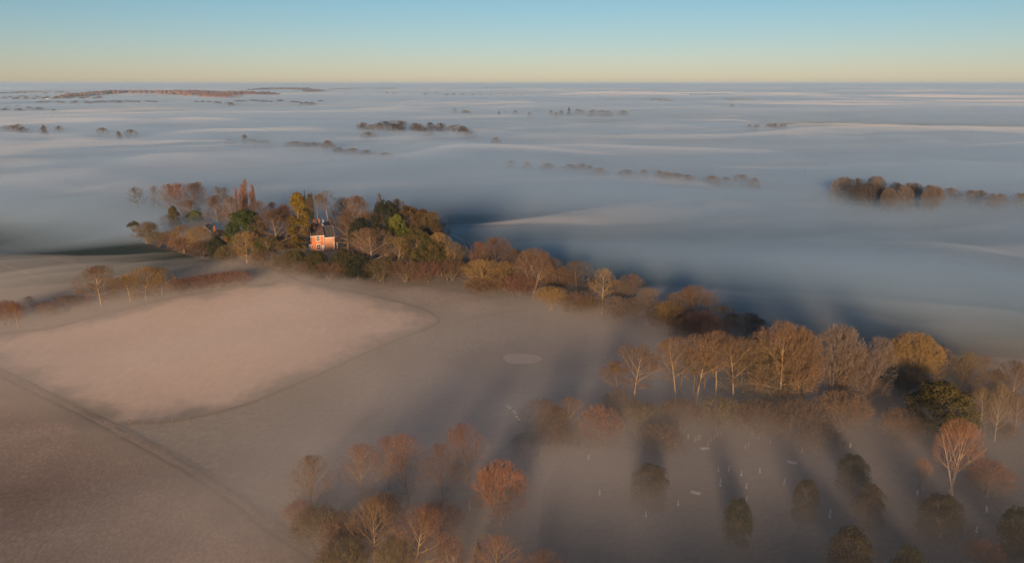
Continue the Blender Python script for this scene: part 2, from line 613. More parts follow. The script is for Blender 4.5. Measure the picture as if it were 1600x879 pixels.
def bare_tree(seed, H=18., r0=.38, env=(11.5, 6.5, 6.8), n=(14, 8, 7, 5, 3), polar=(78, 14), ang=(42, 40, 38, 38), bend=.12, first=.25, top=.86,
              tw=.036, lean=0.0, forks=1, spread=.16, droop=0.0):
    """Trunk with limbs, and a crown of branchlets and twigs grown to a domed outline."""
    r = np.random.default_rng(seed)
    wood, crown = [], []
    p = np.zeros((forks, 3))
    p[:, :2] = r.normal(size=(forks, 2)) * (.25 if forks > 1 else 0)
    if forks == 1:
        d = unit(np.column_stack([r.normal(size=(1, 2)) * .05 + [lean, 0], np.ones(1)]))
    else:
        fa = np.arange(forks) * 6.283 / forks + r.uniform(-.4, .4, forks)
        sp = spread * r.uniform(.5, 1.3, forks)
        d = unit(np.column_stack([np.cos(fa) * sp, np.sin(fa) * sp, np.ones(forks)]))
    c = np.column_stack([r.normal(size=(forks, 2)) * .05, np.zeros(forks)])
    L = np.full(forks, H * top) * r.uniform(.85 if forks > 1 else .97, 1.0, forks)
    ra = np.full(forks, r0)
    wood.append(tubes(p, d, c, L, ra, ra * .16, 8, 7))
    k = 6
    a = np.arange(k) * 2 * np.pi / k
    wood.append(tubes(np.repeat(p[:1], k, 0) + np.array([0, 0, -.15]), unit(np.column_stack([np.cos(a) * .35, np.sin(a) * .35, np.ones(k)])), -.3 * np.column_stack([np.cos(a), np.sin(a), np.zeros(k)]),
                      np.full(k, min(1.6, H * .1)), np.full(k, r0 * .75), np.full(k, r0 * .3), 3, 5))
    par = (p, d, c, L, ra)
    for lv in range(5):
        p, d, c, L, ra = par
        m = n[lv]
        N_ = len(p) * m
        lo = first if lv == 0 else .16
        t = (np.tile((np.arange(m) + .5) / m, len(p)) + r.uniform(-.45, .45, N_) / m)
        t = np.clip(lo + (1 - lo) * t, 0, 1)
        I = np.repeat(np.arange(len(p)), m)
        bp = p[I] + L[I, None] * (d[I] * t[:, None] + c[I] * (t ** 2)[:, None])
        T = unit(d[I] + 2 * c[I] * t[:, None])
        ref = np.where(np.abs(T[:, 2:3]) > .92, np.array([[1., 0, 0]]), np.array([[0, 0, 1.]]))
        A = unit(np.cross(T, ref))
        B = np.cross(T, A)
        ga = np.arange(N_) * 2.39996 + r.uniform(0, 1.1, N_)
        S_ = A * np.cos(ga)[:, None] + B * np.sin(ga)[:, None]
        if lv == 0:
            q = (t - lo) / (1 - lo)
            an = np.radians((polar[0] * (1 - q) + polar[1] * q) * r.uniform(.82, 1.15, N_))
            nd = unit(T * np.cos(an)[:, None] + S_ * np.sin(an)[:, None])
            nc = np.column_stack([r.normal(size=(N_, 2)) * .08, r.normal(size=N_) * .05 + bend])
            nl = envelope_dist(bp, unit(nd + nc * .6), env) * r.uniform(.68, 1.0, N_)
        else:
            an = np.radians(ang[lv - 1] * r.uniform(.65, 1.3, N_)) * (1.2 - .5 * t)
            nd = unit(T * np.cos(an)[:, None] + S_ * np.sin(an)[:, None] + np.array([0, 0, 1]) * (.12 - droop * (lv > 2)))
            nc = np.column_stack([r.normal(size=(N_, 2)) * .09, r.normal(size=N_) * .07 + .06 - droop * .6 * (lv > 2)])
            want = L[I] * (0, .58, .55, .52, .5)[lv] * r.uniform(.65, 1.3, N_) * (1.15 - .45 * t)
            nl = np.minimum(want, envelope_dist(bp, nd, env) * r.uniform(.85, 1.1, N_) + .1)
        nr = np.maximum(ra[I] * (.8 - .55 * t) * .6, .012)
        keep = nl > (.3 if lv < 3 else .15)
        bp, nd, nc, nl, nr = bp[keep], nd[keep], nc[keep], nl[keep], nr[keep]
        if lv == 0:
            nr = np.minimum(nr, nl * .045 + .02)
            wood.append(tubes(bp, nd, nc, nl, nr, nr * .25, 5, 5))
        elif lv == 1:
            nr = np.minimum(nr, nl * .03 + .012)
            wood.append(tubes(bp, nd, nc, nl, nr, nr * .35, 3, 4))
        elif lv == 2:
            crown.append(tubes(bp, nd, nc, nl, np.full(len(nl), tw * .75), np.full(len(nl), tw * .4), 2, 3))
        else:
            crown.append(strips(bp, nd, nc, nl, np.full(len(nl), tw * (1.1 if lv == 3 else .85)), r))
        par = (bp, nd, nc, nl, nr)
    return join(wood), join(crown)


def leafy(seed, blobs, size=.34, per=190, stems=None, H=10, r0=.3):
    """Evergreen crown: leaf-sized faces gathered in uneven clumps (x, y, z, radius) round limbs."""
    r = np.random.default_rng(seed)
    V, F, off = [], [], 0
    for (x, y, z, rad) in blobs:
        k = int(per * (rad / 1.3) ** 2)
        dirs = unit(r.normal(size=(k, 3)))
        dirs[:, 2] = np.where(dirs[:, 2] < -.5, -dirs[:, 2], dirs[:, 2])
        pos = np.array([x, y, z]) + dirs * (rad * r.uniform(.6, 1.06, k) ** .7)[:, None]
        nrm = unit(dirs + r.normal(size=(k, 3)) * .55)
        a = perp(nrm, r)
        b = np.cross(nrm, a)
        sz = (size * r.uniform(.6, 1.3, k))[:, None]
        q = np.stack([pos - a * sz * .5, pos + b * sz * .28, pos + a * sz * .5, pos - b * sz * .28], 1)
        V.append(q.reshape(-1, 3))
        F.append((np.arange(k) * 4)[:, None] + np.array([[0, 1, 2, 3]]) + off)
        off += k * 4
    crown = (np.concatenate(V), np.concatenate(F))
    bl = np.array(blobs)
    wood = [tubes(np.zeros((1, 3)), np.array([[0, 0, 1.]]), np.zeros((1, 3)), np.array([H * .9]), np.array([r0]), np.array([r0 * .2]), 5, 6)]
    k = min(24, len(bl))
    sel = r.choice(len(bl), k, replace=False)
    st = np.column_stack([np.zeros((k, 2)), np.clip(bl[sel, 2] * .55, .2, H * .75)])
    v = bl[sel, :3] - st
    Ln = np.linalg.norm(v, axis=1)
    wood.append(tubes(st, unit(v), np.zeros((k, 3)), Ln, np.full(k, r0 * .4), np.full(k, r0 * .12), 3, 4))
    return join(wood), crown


def blob_set(seed, kind, H, W):
    r = np.random.default_rng(seed)
    out = []
    if kind == 'round':        # broad evergreen on a short trunk
        for i in range(95):
            a, u = r.uniform(0, 6.283), r.uniform(-.55, 1)
            q = math.sqrt(max(0, 1 - u * u)) * r.uniform(.55, .93)
            out.append((math.cos(a) * q * W / 2, math.sin(a) * q * W / 2, H * (.5 + .44 * u * r.uniform(.8, 1.0)), r.uniform(.09, .17) * W * .7))
    elif kind == 'column':     # ivy-clad tower
        for i in range(110):
            u = r.uniform(0.03, .96)
            prof = (.62 + .38 * math.sin(math.pi * min(1, u * 1.15) ** .8)) * (1 - max(0, u - .72) * 2.2)
            a = r.uniform(0, 6.283)
            q = W / 2 * prof * r.uniform(.45, .92)
            out.append((math.cos(a) * q, math.sin(a) * q, u * H, r.uniform(.13, .2) * W))
    elif kind == 'cone':       # conifer
        for i in range(110):
            u = r.uniform(.06, .98)
            a = r.uniform(0, 6.283)
            q = W / 2 * (1 - u) ** .85 * r.uniform(.5, 1)
            out.append((math.cos(a) * q, math.sin(a) * q, u * H, .05 * W + .13 * W * (1 - u)))
    elif kind == 'yew':        # clipped round-headed yew
        for i in range(120):
            u = r.uniform(.03, 1)
            a = r.uniform(0, 6.283)
            prof = (1 - max(0, (u - .55) / .45) ** 2.4 * .75) * (.82 + .18 * min(1, u * 3))
            q = W / 2 * prof * r.uniform(.6, .88)
            out.append((math.cos(a) * q, math.sin(a) * q, u * H * .92, r.uniform(.13, .19) * W))
    elif kind == 'flat':       # flat-topped pine
        for i in range(70):
            a = r.uniform(0, 6.283)
            q = math.sqrt(r.uniform(0, 1))
            out.append((math.cos(a) * q * W / 2, math.sin(a) * q * W / 2, H * (.72 + .2 * (1 - q * q) * r.uniform(.3, 1)), r.uniform(.08, .13) * W))
    return out


SPECIES = {}                                  # name -> (trunk mesh, crown mesh, height, width)


def species(name, wood, crown):
    tm, cm = mesh_from('trunk', *wood), mesh_from('crown', *crown)
    allv = crown[0]
    h = float(np.percentile(allv[:, 2], 99.7))
    wdt = float(np.percentile(np.abs(allv[:, :2]), 98.5)) * 2
    SPECIES.setdefault(name, []).append((tm, cm, h, wdt))


for s in range(3):
    species('round', *bare_tree(20 + s, H=17, r0=.34, env=(9.3, 7.4, 7.6), n=(17, 8, 6, 5, 4), polar=(84, 15), first=.15, tw=.03))
for s in range(3):
    species('tall', *bare_tree(40 + s, H=21, r0=.27, env=(15.2, 5.4, 5.8), n=(16, 7, 6, 5, 4), polar=(74, 14), first=.4, tw=.028, bend=.2))
for s in range(2):
    species('lime', *bare_tree(60 + s, H=15, r0=.18, env=(8.8, 4.6, 6.2), n=(24, 7, 5, 4, 3), polar=(66, 12), first=.22, tw=.016, bend=.16))
for s in range(3):
    species('full', *bare_tree(30 + s, H=15, r0=.3, env=(7.9, 7.0, 7.6), n=(22, 8, 6, 5, 4), polar=(92, 14), first=.09, tw=.03))
for s in range(2):
    species('vase', *bare_tree(70 + s, H=16, r0=.18, env=(9.6, 6.6, 7.0), n=(9, 7, 6, 5, 3), polar=(62, 14), first=.14, tw=.036, forks=5, spread=.34))
for s in range(2):
    species('bush', *bare_tree(80 + s, H=5, r0=.06, env=(2.5, 2.9, 2.6), n=(7, 5, 5, 4, 3), polar=(55, 14), first=.12, tw=.024, forks=7, spread=.5))
species('poplar', *bare_tree(90, H=22, r0=.3, env=(11.4, 1.75, 10.7), n=(46, 6, 5, 4, 2), polar=(26, 10), ang=(16, 16, 20, 25), first=.06, top=.95, tw=.034, bend=.25))
species('poplar', *bare_tree(91, H=22, r0=.3, env=(11.4, 1.5, 10.7), n=(42, 6, 5, 4, 2), polar=(24, 10), ang=(16, 16, 20, 25), first=.08, top=.95, tw=.034, bend=.25))
for s in range(2):
    species('birch', *bare_tree(95 + s, H=12, r0=.16, env=(7.0, 3.8, 5.0), n=(7, 7, 6, 5, 3), polar=(42, 14), first=.25, tw=.02, forks=3, spread=.22, droop=.2))
species('old', *bare_tree(98, H=14, r0=.42, env=(9.0, 5.4, 5.0), n=(11, 6, 6, 5, 3), polar=(88, 25), ang=(55, 50, 45, 40), first=.34, tw=.036))
for s in range(2):
    species('evergreen', *leafy(100 + s, blob_set(100 + s, 'round', 14, 13), .42, 170, H=11, r0=.4))
species('ivy', *leafy(110, blob_set(110, 'column', 22, 7.5), .4, 190, H=20, r0=.35))
species('ivy', *leafy(111, blob_set(111, 'column', 18, 9), .4, 170, H=16, r0=.35))
species('conifer', *leafy(112, blob_set(112, 'cone', 15, 5.0), .36, 200, H=14, r0=.25))
for s in range(2):
    species('yew', *leafy(115 + s, blob_set(115 + s, 'yew', 6.2, 4.4), .15, 560, H=4.5, r0=.22))
species('pine', *leafy(118, blob_set(118, 'flat', 10, 7), .32, 190, H=9, r0=.22))
for s in range(2):
    species('shrub', *leafy(120 + s, blob_set(120 + s, 'yew', 5, 6), .26, 200, H=3.5, r0=.15))

NAMES = {'full': 'bare_tree', 'round': 'bare_tree', 'tall': 'tall_bare_tree', 'lime': 'bare_tree', 'vase': 'forked_bare_tree', 'bush': 'bare_bush', 'poplar': 'poplar_tree', 'birch': 'birch_tree', 'old': 'gnarled_tree',
         'evergreen': 'evergreen_tree', 'ivy': 'ivy_clad_tree', 'conifer': 'conifer_tree', 'yew': 'yew_tree', 'pine': 'pine_tree', 'shrub': 'evergreen_shrub'}
CATS = {'bush': 'bush', 'shrub': 'shrub'}
_count = {}


def grow(kind, pos, h, wd, bark, tint, label, group=None, var=None, rz=None):
    _count[kind] = _count.get(kind, 0) + 1
    lst = SPECIES[kind]
    tm, cm, h0, w0 = lst[(_count[kind] if var is None else var) % len(lst)]
    sx, sz = wd / w0, h / h0
    q = random.uniform(.9, 1.1)
    root = empty(NAMES[kind], pos, random.uniform(0, 6.28) if rz is None else rz, (sx * q, sx * (2 - q), sz))
    lean = 1.0 if kind in ('yew', 'shrub', 'poplar', 'conifer') else 3.5
    root.rotation_euler[0] = R(random.gauss(0, lean))
    root.rotation_euler[1] = R(random.gauss(0, lean))
    tag(root, label, CATS.get(kind, 'tree'), group)
    for nm, me, mt in (('trunk', tm, bark), ('crown', cm, tint)):
        if not me.materials:
            me.materials.append(M[mt])
        o = bpy.data.objects.new(nm, me)
        COL.objects.link(o)
        o.parent = root
        o.material_slots[0].link = 'OBJECT'
        o.material_slots[0].material = M[mt]
    return root


def T(kind, px, yb, yt, wpx, bark, tint, label, group=None, var=None):
    x, y, z = at(px, yb)
    h = height_to(y, z, yt)
    wpx *= {'tall': 1.35, 'lime': 1.15, 'full': 1.24, 'evergreen': 1.12, 'round': 1.12, 'bush': 1.15}.get(kind, 1.0)
    return grow(kind, (x, y, z - .1), h + .1, metres(wpx, y, z + h * .6), bark, tint, label, group, var)


B, BG, BP, BD = 'bark', 'bark_gold', 'bark_pale', 'bark_dark'
KNOLL = 'trees on the wooded knoll round the house'
BELT = 'trees in the belt running right from the knoll'
GROVE = 'tall trees of the right-hand grove'
NEAR = 'trees of the near copse at the bottom'
UNDER = 'bushes along the foot of the knoll wood'
YARD = 'dark clipped yews among the gravestones'
TREES = [
    # three golden trees and their neighbour standing alone on the left
    ('full', 158, 476, 416, 58, BG, 'tw_brown', 'round bare tree with pale forked trunk, leftmost of the lone clump', 'lone clump left of the pale field'),
    ('full', 204, 470, 430, 46, BG, 'tw_gold', 'low golden bare tree between the round tree and the twin golden crowns', 'lone clump left of the pale field'),
    ('full', 228, 467, 417, 50, BG, 'tw_gold', 'broad golden bare tree in the middle of the lone clump', 'lone clump left of the pale field'),
    ('full', 254, 462, 418, 36, BG, 'tw_gold', 'golden bare tree at the right end of the lone clump', 'lone clump left of the pale field'),
    ('bush', 8, 508, 470, 46, B, 'tw_red', 'reddish bare bush cut by the left picture edge', 'red bushes at the left edge'),
    ('lime', 28, 512, 472, 34, BG, 'tw_orange', 'rusty bare sapling just right of the edge bush', 'red bushes at the left edge'),
    ('lime', 47, 484, 462, 16, BP, 'tw_red', 'thin pale-stemmed sapling behind the rusty one at the left edge', 'red bushes at the left edge'),
    ('bush', 72, 496, 472, 34, B, 'tw_red', 'misty red bush right of the pale-stemmed sapling', 'red bushes at the left edge'),
    ('bush', 104, 486, 462, 40, B, 'tw_brown', 'misty brown bush left of the lone round tree', 'red bushes at the left edge'),
    ('bush', 132, 480, 462, 30, B, 'tw_red', 'small red bush at the foot of the lone round tree', 'red bushes at the left edge'),
    # trees half sunk in fog behind the knoll on the left
    ('old', 218, 336, 292, 32, B, 'tw_grey', 'gnarled bare tree half in fog, leftmost behind the knoll', 'fogbound trees behind the knoll'),
    ('lime', 242, 334, 290, 17, B, 'tw_brown', 'slim bare tree in fog beside the gnarled one', 'fogbound trees behind the knoll'),
    ('full', 268, 336, 287, 28, B, 'tw_brown', 'bare brown tree opening the misty row behind the knoll', 'fogbound trees behind the knoll'),
    ('full', 286, 336, 285, 30, B, 'tw_red', 'reddish bare tree, second in the misty row', 'fogbound trees behind the knoll'),
    ('full', 303, 334, 286, 24, B, 'tw_brown', 'bare brown tree, third in the misty row', 'fogbound trees behind the knoll'),
    ('full', 318, 332, 283, 22, B, 'tw_grey', 'faint grey tree ending the misty row on the right', 'fogbound trees behind the knoll'),
    # the knoll, left side
    ('pine', 211, 376, 345, 18, B, 'lf_olive', 'flat-topped pine at the left tip of the knoll wood', KNOLL),
    ('bush', 230, 381, 346, 34, BG, 'tw_olive', 'broad golden-brown bush beside the flat-topped pine', UNDER),
    ('bush', 248, 386, 362, 30, B, 'tw_olive', 'small olive bush right of the golden-brown one at the knoll tip', UNDER),
    ('bush', 266, 387, 360, 28, B, 'tw_brown', 'brown bush below the dark narrow conifer', UNDER),
    ('full', 268, 366, 334, 26, B, 'tw_grey', 'thin grey bare tree just left of the narrow conifer', KNOLL),
    ('ivy', 277, 366, 321, 17, B, 'lf_olive', 'dark narrow ivy-clad tree standing left of the barn', KNOLL),
    ('full', 296, 358, 313, 30, BG, 'tw_brown', 'round bare tree above the yellow-green tree by the barn', KNOLL),
    ('evergreen', 306, 362, 329, 24, B, 'lf_bright', 'small yellow-green round evergreen behind the barn roof', KNOLL),
    ('full', 288, 395, 352, 36, BG, 'tw_gold', 'golden bare tree in front of the barn, left of a pair', KNOLL),
    ('full', 318, 397, 352, 36, BG, 'tw_gold', 'golden bare tree in front of the barn, right of a pair', KNOLL),
    ('shrub', 340, 402, 370, 30, B, 'lf_dark', 'dark green shrub below the brick cottage window', UNDER),
    ('tall', 346, 350, 290, 15, B, 'tw_grey', 'feathery grey tree left of two behind the bare domes', KNOLL),
    ('tall', 363, 348, 291, 14, B, 'tw_grey', 'feathery grey tree right of two, next to the poplars', KNOLL),
    ('full', 343, 364, 305, 34, BG, 'tw_brown', 'large bare dome behind the brick cottage', KNOLL),
    ('full', 364, 366, 307, 24, BG, 'tw_brown', 'smaller bare dome between cottage and poplars', KNOLL),
    ('poplar', 375, 352, 292, 9, B, 'tw_rust', 'shortest poplar at the left of the red-brown row', 'red-brown poplars on the knoll'),
    ('poplar', 381, 352, 288, 10, B, 'tw_rust', 'second poplar from the left in the red-brown row', 'red-brown poplars on the knoll'),
    ('poplar', 387, 352, 280, 12, B, 'tw_rust', 'tallest poplar of the red-brown row', 'red-brown poplars on the knoll'),
    ('poplar', 397, 352, 288, 10, B, 'tw_rust', 'poplar standing apart at the right of the row', 'red-brown poplars on the knoll'),
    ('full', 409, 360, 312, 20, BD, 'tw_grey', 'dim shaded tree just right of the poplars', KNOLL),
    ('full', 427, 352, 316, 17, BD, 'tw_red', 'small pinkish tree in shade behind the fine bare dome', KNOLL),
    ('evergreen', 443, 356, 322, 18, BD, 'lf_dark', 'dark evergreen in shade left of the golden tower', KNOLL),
    ('evergreen', 382, 400, 328, 58, B, 'lf_green', 'broad bright green evergreen left of the fine bare dome', KNOLL),
    ('full', 436, 404, 328, 64, BG, 'tw_brown', 'wide bare dome of fine twigs and pale limbs before the golden tower', KNOLL),
    ('full', 452, 378, 318, 28, B, 'tw_red', 'dark reddish bare crown tucked beside the golden tower', KNOLL),
    ('ivy', 466, 398, 302, 32, B, 'lf_gold', 'tall golden ivy-clad tower left of the red house', KNOLL),
    ('full', 386, 412, 362, 44, BG, 'tw_gold', 'small golden bare tree in front of the bright green evergreen', KNOLL),
    ('full', 424, 412, 370, 38, BG, 'tw_olive', 'olive bare tree in front of the fine bare dome', KNOLL),
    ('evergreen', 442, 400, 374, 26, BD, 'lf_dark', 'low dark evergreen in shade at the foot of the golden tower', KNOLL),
    ('shrub', 462, 426, 390, 36, B, 'lf_olive', 'olive shrub below left of the house', UNDER),
    ('conifer', 478, 345, 298, 11, BD, 'lf_dark', 'dark conifer tip peeping behind the golden tower', KNOLL),
    ('ivy', 484, 356, 303, 13, B, 'lf_olive', 'greenish ivy-clad tree right behind the golden tower', KNOLL),
    ('tall', 495, 362, 303, 28, BG, 'tw_brown', 'bare tree rising behind the house chimney', KNOLL),
    ('tall', 514, 356, 298, 21, BP, 'tw_grey', 'pale bare tree behind the white gable', KNOLL),
    # right of the house
    ('full', 536, 372, 308, 30, B, 'tw_brown', 'bare crown behind, between the white gable and the domed tree', KNOLL),
    ('full', 557, 392, 306, 46, BG, 'tw_brown', 'high domed bare tree right of the house', KNOLL),
    ('full', 544, 392, 328, 36, BG, 'tw_brown', 'wide bare tree touching the right side of the house', KNOLL),
    ('full', 580, 396, 328, 40, BG, 'tw_brown', 'bare crown between the domed tree and the dark cedar', KNOLL),
    ('evergreen', 567, 402, 340, 32, BD, 'lf_dark', 'dark round evergreen in front of the domed tree', KNOLL),
    ('poplar', 594, 356, 302, 9, B, 'tw_grey', 'lone slim grey poplar above the dark cedar', KNOLL),
    ('evergreen', 606, 398, 314, 44, BD, 'lf_dark', 'huge dark cedar right of centre on the knoll', KNOLL),
    ('full', 628, 370, 309, 26, B, 'tw_brown', 'brown bare crown topping the dark cedar', KNOLL),
    ('evergreen', 617, 404, 335, 30, B, 'lf_bright', 'bright yellow-green evergreen lit against the dark cedar', KNOLL),
    ('evergreen', 642, 398, 322, 46, B, 'lf_brown', 'brownish evergreen right of the dark cedar', KNOLL),
    ('evergreen', 664, 402, 328, 42, B, 'lf_brown', 'brownish evergreen on the right skyline of the knoll', KNOLL),
    ('full', 676, 404, 330, 38, B, 'tw_olive', 'olive bare crown on the right skyline of the knoll', KNOLL),
    ('ivy', 690, 418, 343, 26, BG, 'lf_brown', 'tall brown ivy-clad tree at the right shoulder of the knoll', KNOLL),
    ('full', 582, 426, 356, 64, BP, 'tw_brown', 'bare tree with bright pale limbs in front, right of the house', KNOLL),
    ('lime', 620, 428, 370, 46, BG, 'tw_gold', 'conical golden bare tree right of the pale-limbed one', KNOLL),
    ('evergreen', 648, 424, 356, 46, B, 'lf_olive', 'olive evergreen in the middle of the right slope', KNOLL),
    ('evergreen', 668, 430, 372, 40, B, 'lf_olive', 'lower olive evergreen at the foot of the right slope', KNOLL),
    ('full', 690, 430, 364, 38, BG, 'tw_gold', 'golden bare tree at the right foot of the knoll', KNOLL),
    ('lime', 708, 430, 376, 28, BG, 'tw_olive', 'slim olive tree closing the knoll wood on the right', KNOLL),
    ('shrub', 498, 432, 392, 38, B, 'lf_olive', 'large olive shrub right under the house front', UNDER),
    ('shrub', 540, 432, 390, 44, B, 'lf_olive', 'broad green shrub below the right end of the house', UNDER),
    ('bush', 482, 434, 408, 36, B, 'tw_brown', 'low brown bush on the slope left below the house', UNDER),
    ('bush', 516, 437, 408, 44, B, 'tw_brown', 'low brown bush on the slope right below the house', UNDER),
    ('shrub', 560, 434, 396, 46, B, 'lf_dark', 'dark green shrub left of the pale-limbed tree foot', UNDER),
    ('bush', 596, 440, 404, 48, B, 'tw_olive', 'olive bush below the pale-limbed tree', UNDER),
    ('bush', 634, 440, 406, 46, B, 'tw_brown', 'brown bush below the conical golden tree', UNDER),
    ('bush', 668, 440, 408, 46, B, 'tw_red', 'reddish bush at the right foot of the knoll', UNDER),
    ('bush', 704, 438, 406, 42, B, 'tw_brown', 'brown bush closing the foot of the knoll on the right', UNDER),
    ('bush', 448, 430, 398, 44, B, 'tw_olive', 'olive bush at the track below the golden tower', UNDER),
    ('bush', 412, 420, 392, 40, B, 'tw_brown', 'brown bush at the track left of the olive one', UNDER),
    ('bush', 362, 410, 382, 38, B, 'tw_olive', 'olive bush below the bright green evergreen', UNDER),
    ('bush', 318, 402, 376, 40, B, 'tw_brown', 'brown bush below the right golden barn tree', UNDER),
    ('bush', 286, 394, 370, 36, B, 'tw_red', 'reddish bush below the left golden barn tree', UNDER),
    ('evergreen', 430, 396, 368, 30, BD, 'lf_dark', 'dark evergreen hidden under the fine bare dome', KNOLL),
    ('shrub', 408, 410, 372, 28, B, 'lf_green', 'green shrub between the small golden and olive trees', UNDER),
    # belt to the right
    ('full', 722, 418, 384, 28, B, 'tw_grey', 'misty grey bare tree starting the belt', BELT),
    ('full', 746, 428, 378, 28, BD, 'tw_red', 'dark reddish bare tree left of the tall dark dome', BELT),
    ('full', 781, 444, 371, 50, BD, 'tw_brown', 'tall dark bare dome near the start of the belt', BELT),
    ('full', 756, 452, 405, 50, BG, 'tw_gold', 'low golden round tree in front of the tall dark dome', BELT),
    ('full', 788, 450, 408, 36, BG, 'tw_gold', 'golden bare tree under the right side of the dark dome', BELT),
    ('vase', 833, 458, 388, 58, BP, 'tw_brown', 'spreading bare tree with pale forked limbs in the belt', BELT),
    ('bush', 866, 458, 420, 46, B, 'tw_brown', 'low brown thicket right of the pale-limbed belt tree', BELT),
    ('bush', 810, 462, 430, 50, B, 'tw_red', 'reddish thicket at the foot of the pale-limbed belt tree', BELT),
    ('bush', 768, 456, 432, 50, B, 'tw_brown', 'brown thicket at the foot of the golden round tree', BELT),
    ('round', 903, 462, 406, 46, BD, 'tw_grey', 'grey bare tree left of the gnarled golden one', BELT),
    ('old', 940, 492, 420, 46, BG, 'tw_gold', 'gnarled golden tree with a clear trunk in the belt', BELT),
    ('round', 984, 486, 428, 46, B, 'tw_brown', 'pinkish misty tree right of the gnarled golden one', BELT),
    ('bush', 862, 484, 448, 50, BG, 'tw_gold', 'golden bush left below the grey belt tree', BELT),
    ('bush', 905, 494, 456, 56, B, 'tw_brown', 'brown misty bush left of the gnarled tree trunk', BELT),
    ('bush', 962, 506, 464, 50, B, 'tw_grey', 'grey misty bush right of the gnarled tree trunk', BELT),
    ('full', 1010, 508, 450, 46, B, 'tw_grey', 'faint grey tree left of the golden spiky bush', BELT),
    ('bush', 1045, 520, 470, 46, BG, 'tw_gold', 'golden spiky bush alone in the blue mist', BELT),
    ('full', 1088, 520, 445, 58, B, 'tw_brown', 'flat domed brown tree rising from the blue mist', BELT),
    ('lime', 1046, 505, 458, 14, B, 'tw_red', 'thin reddish tree tip behind the golden spiky bush', BELT),
    ('full', 1094, 546, 486, 56, BD, 'tw_red', 'dark red bare tree in mist below the flat dome', BELT),
    ('full', 1128, 528, 478, 40, BD, 'tw_grey', 'faint tree in mist right of the flat dome', BELT),
    ('full', 1160, 544, 488, 44, BD, 'tw_grey', 'faint grey tree in mist left of the big spreading tree', BELT),
    # grove
    ('tall', 990, 662, 539, 60, BG, 'tw_brown', 'tall bare tree standing apart at the left of the grove', GROVE),
    ('tall', 1056, 650, 527, 52, BG, 'tw_brown', 'tall slender bare tree with a leaning trunk, first of the grove row', GROVE),
    ('tall', 1086, 646, 520, 52, BG, 'tw_brown', 'tall bare tree with twin golden stems, second of the grove row', GROVE),
    ('tall', 1116, 652, 522, 50, BG, 'tw_brown', 'tall golden-stemmed bare tree, third of the grove row', GROVE),
    ('tall', 1144, 654, 526, 56, BG, 'tw_brown', 'tall golden-stemmed bare tree, fourth of the grove row', GROVE),
    ('round', 1216, 650, 501, 92, BG, 'tw_brown', 'biggest spreading tree with the highest crown in the grove', GROVE),
    ('tall', 1184, 640, 512, 60, B, 'tw_brown', 'reddish bare tree left behind the biggest spreading tree', GROVE),
    ('vase', 1252, 652, 516, 74, BG, 'tw_brown', 'brown forked tree right of the biggest spreading tree', GROVE),
    ('vase', 1298, 646, 510, 76, B, 'tw_grey', 'pale misty tree at the right of the grove', GROVE),
    ('round', 1345, 650, 524, 56, BD, 'tw_grey', 'dim shaded tree between the grove and the vase-shaped tree', GROVE),
    ('bush', 1000, 684, 629, 70, BG, 'tw_olive', 'arching twiggy bush at the foot of the leftmost grove tree', GROVE),
    ('bush', 966, 668, 612, 56, B, 'tw_brown', 'reddish bush left of the leftmost grove tree', GROVE),
    ('bush', 1062, 676, 625, 60, B, 'tw_brown', 'brown undergrowth below the first grove row trees', GROVE),
    ('bush', 1122, 678, 623, 68, B, 'tw_olive', 'olive arching undergrowth below the fourth grove tree', GROVE),
    ('bush', 1182, 684, 629, 76, B, 'tw_brown', 'brown undergrowth left below the biggest tree', GROVE),
    ('bush', 1246, 690, 629, 84, B, 'tw_brown', 'brown undergrowth right below the biggest tree', GROVE),
    ('bush', 1312, 676, 613, 74, B, 'tw_brown', 'reddish undergrowth below the pale misty tree', GROVE),
    ('bush', 1280, 710, 668, 60, B, 'tw_brown', 'misty low bush between the grove and the gravestones', GROVE),
    # right side
    ('vase', 1416, 622, 518, 82, BG, 'tw_gold', 'golden vase-shaped tree right of the grove', 'trees at the right edge'),
    ('conifer', 1464, 600, 538, 13, BD, 'lf_dark', 'small dark conifer right of the vase-shaped tree', 'trees at the right edge'),
    ('lime', 1492, 628, 546, 44, BG, 'tw_olive', 'misty olive tree right of the dark conifer', 'trees at the right edge'),
    ('lime', 1530, 634, 556, 40, B, 'tw_brown', 'misty brown tree, second from the right edge', 'trees at the right edge'),
    ('round', 1578, 646, 562, 52, BG, 'tw_brown', 'misty bare tree at the right picture edge', 'trees at the right edge'),
    ('evergreen', 1455, 690, 598, 92, BD, 'lf_olive', 'broad dark evergreen dome above the pale-limbed birch', 'trees at the right edge'),
    ('birch', 1488, 772, 658, 66, BP, 'tw_orange', 'pale-limbed birch with red twigs before the evergreen dome', 'trees at the right edge'),
    ('birch', 1440, 768, 714, 26, BP, 'tw_red', 'small pale sapling left of the red-twigged birch', 'trees at the right edge'),
    ('lime', 1530, 680, 604, 32, BP, 'tw_olive', 'slim pale-stemmed tree right of the evergreen dome', 'trees at the right edge'),
    ('lime', 1554, 690, 602, 30, BP, 'tw_olive', 'slim pale-stemmed tree, second right of the evergreen dome', 'trees at the right edge'),
    ('lime', 1586, 680, 618, 30, BP, 'tw_brown', 'slim pale tree by the right picture edge', 'trees at the right edge'),
    ('bush', 1542, 776, 722, 60, B, 'tw_red', 'reddish bush right of the red-twigged birch', 'trees at the right edge'),
    ('bush', 1400, 700, 640, 60, BD, 'tw_brown', 'dim bush left below the evergreen dome', 'trees at the right edge'),
    # near copse
    ('lime', 488, 812, 717, 58, BG, 'tw_brown', 'bare oval-crowned tree at the left of the near copse', NEAR),
    ('lime', 568, 794, 697, 62, BG, 'tw_red', 'reddish bare tree second from the left in the near copse', NEAR),
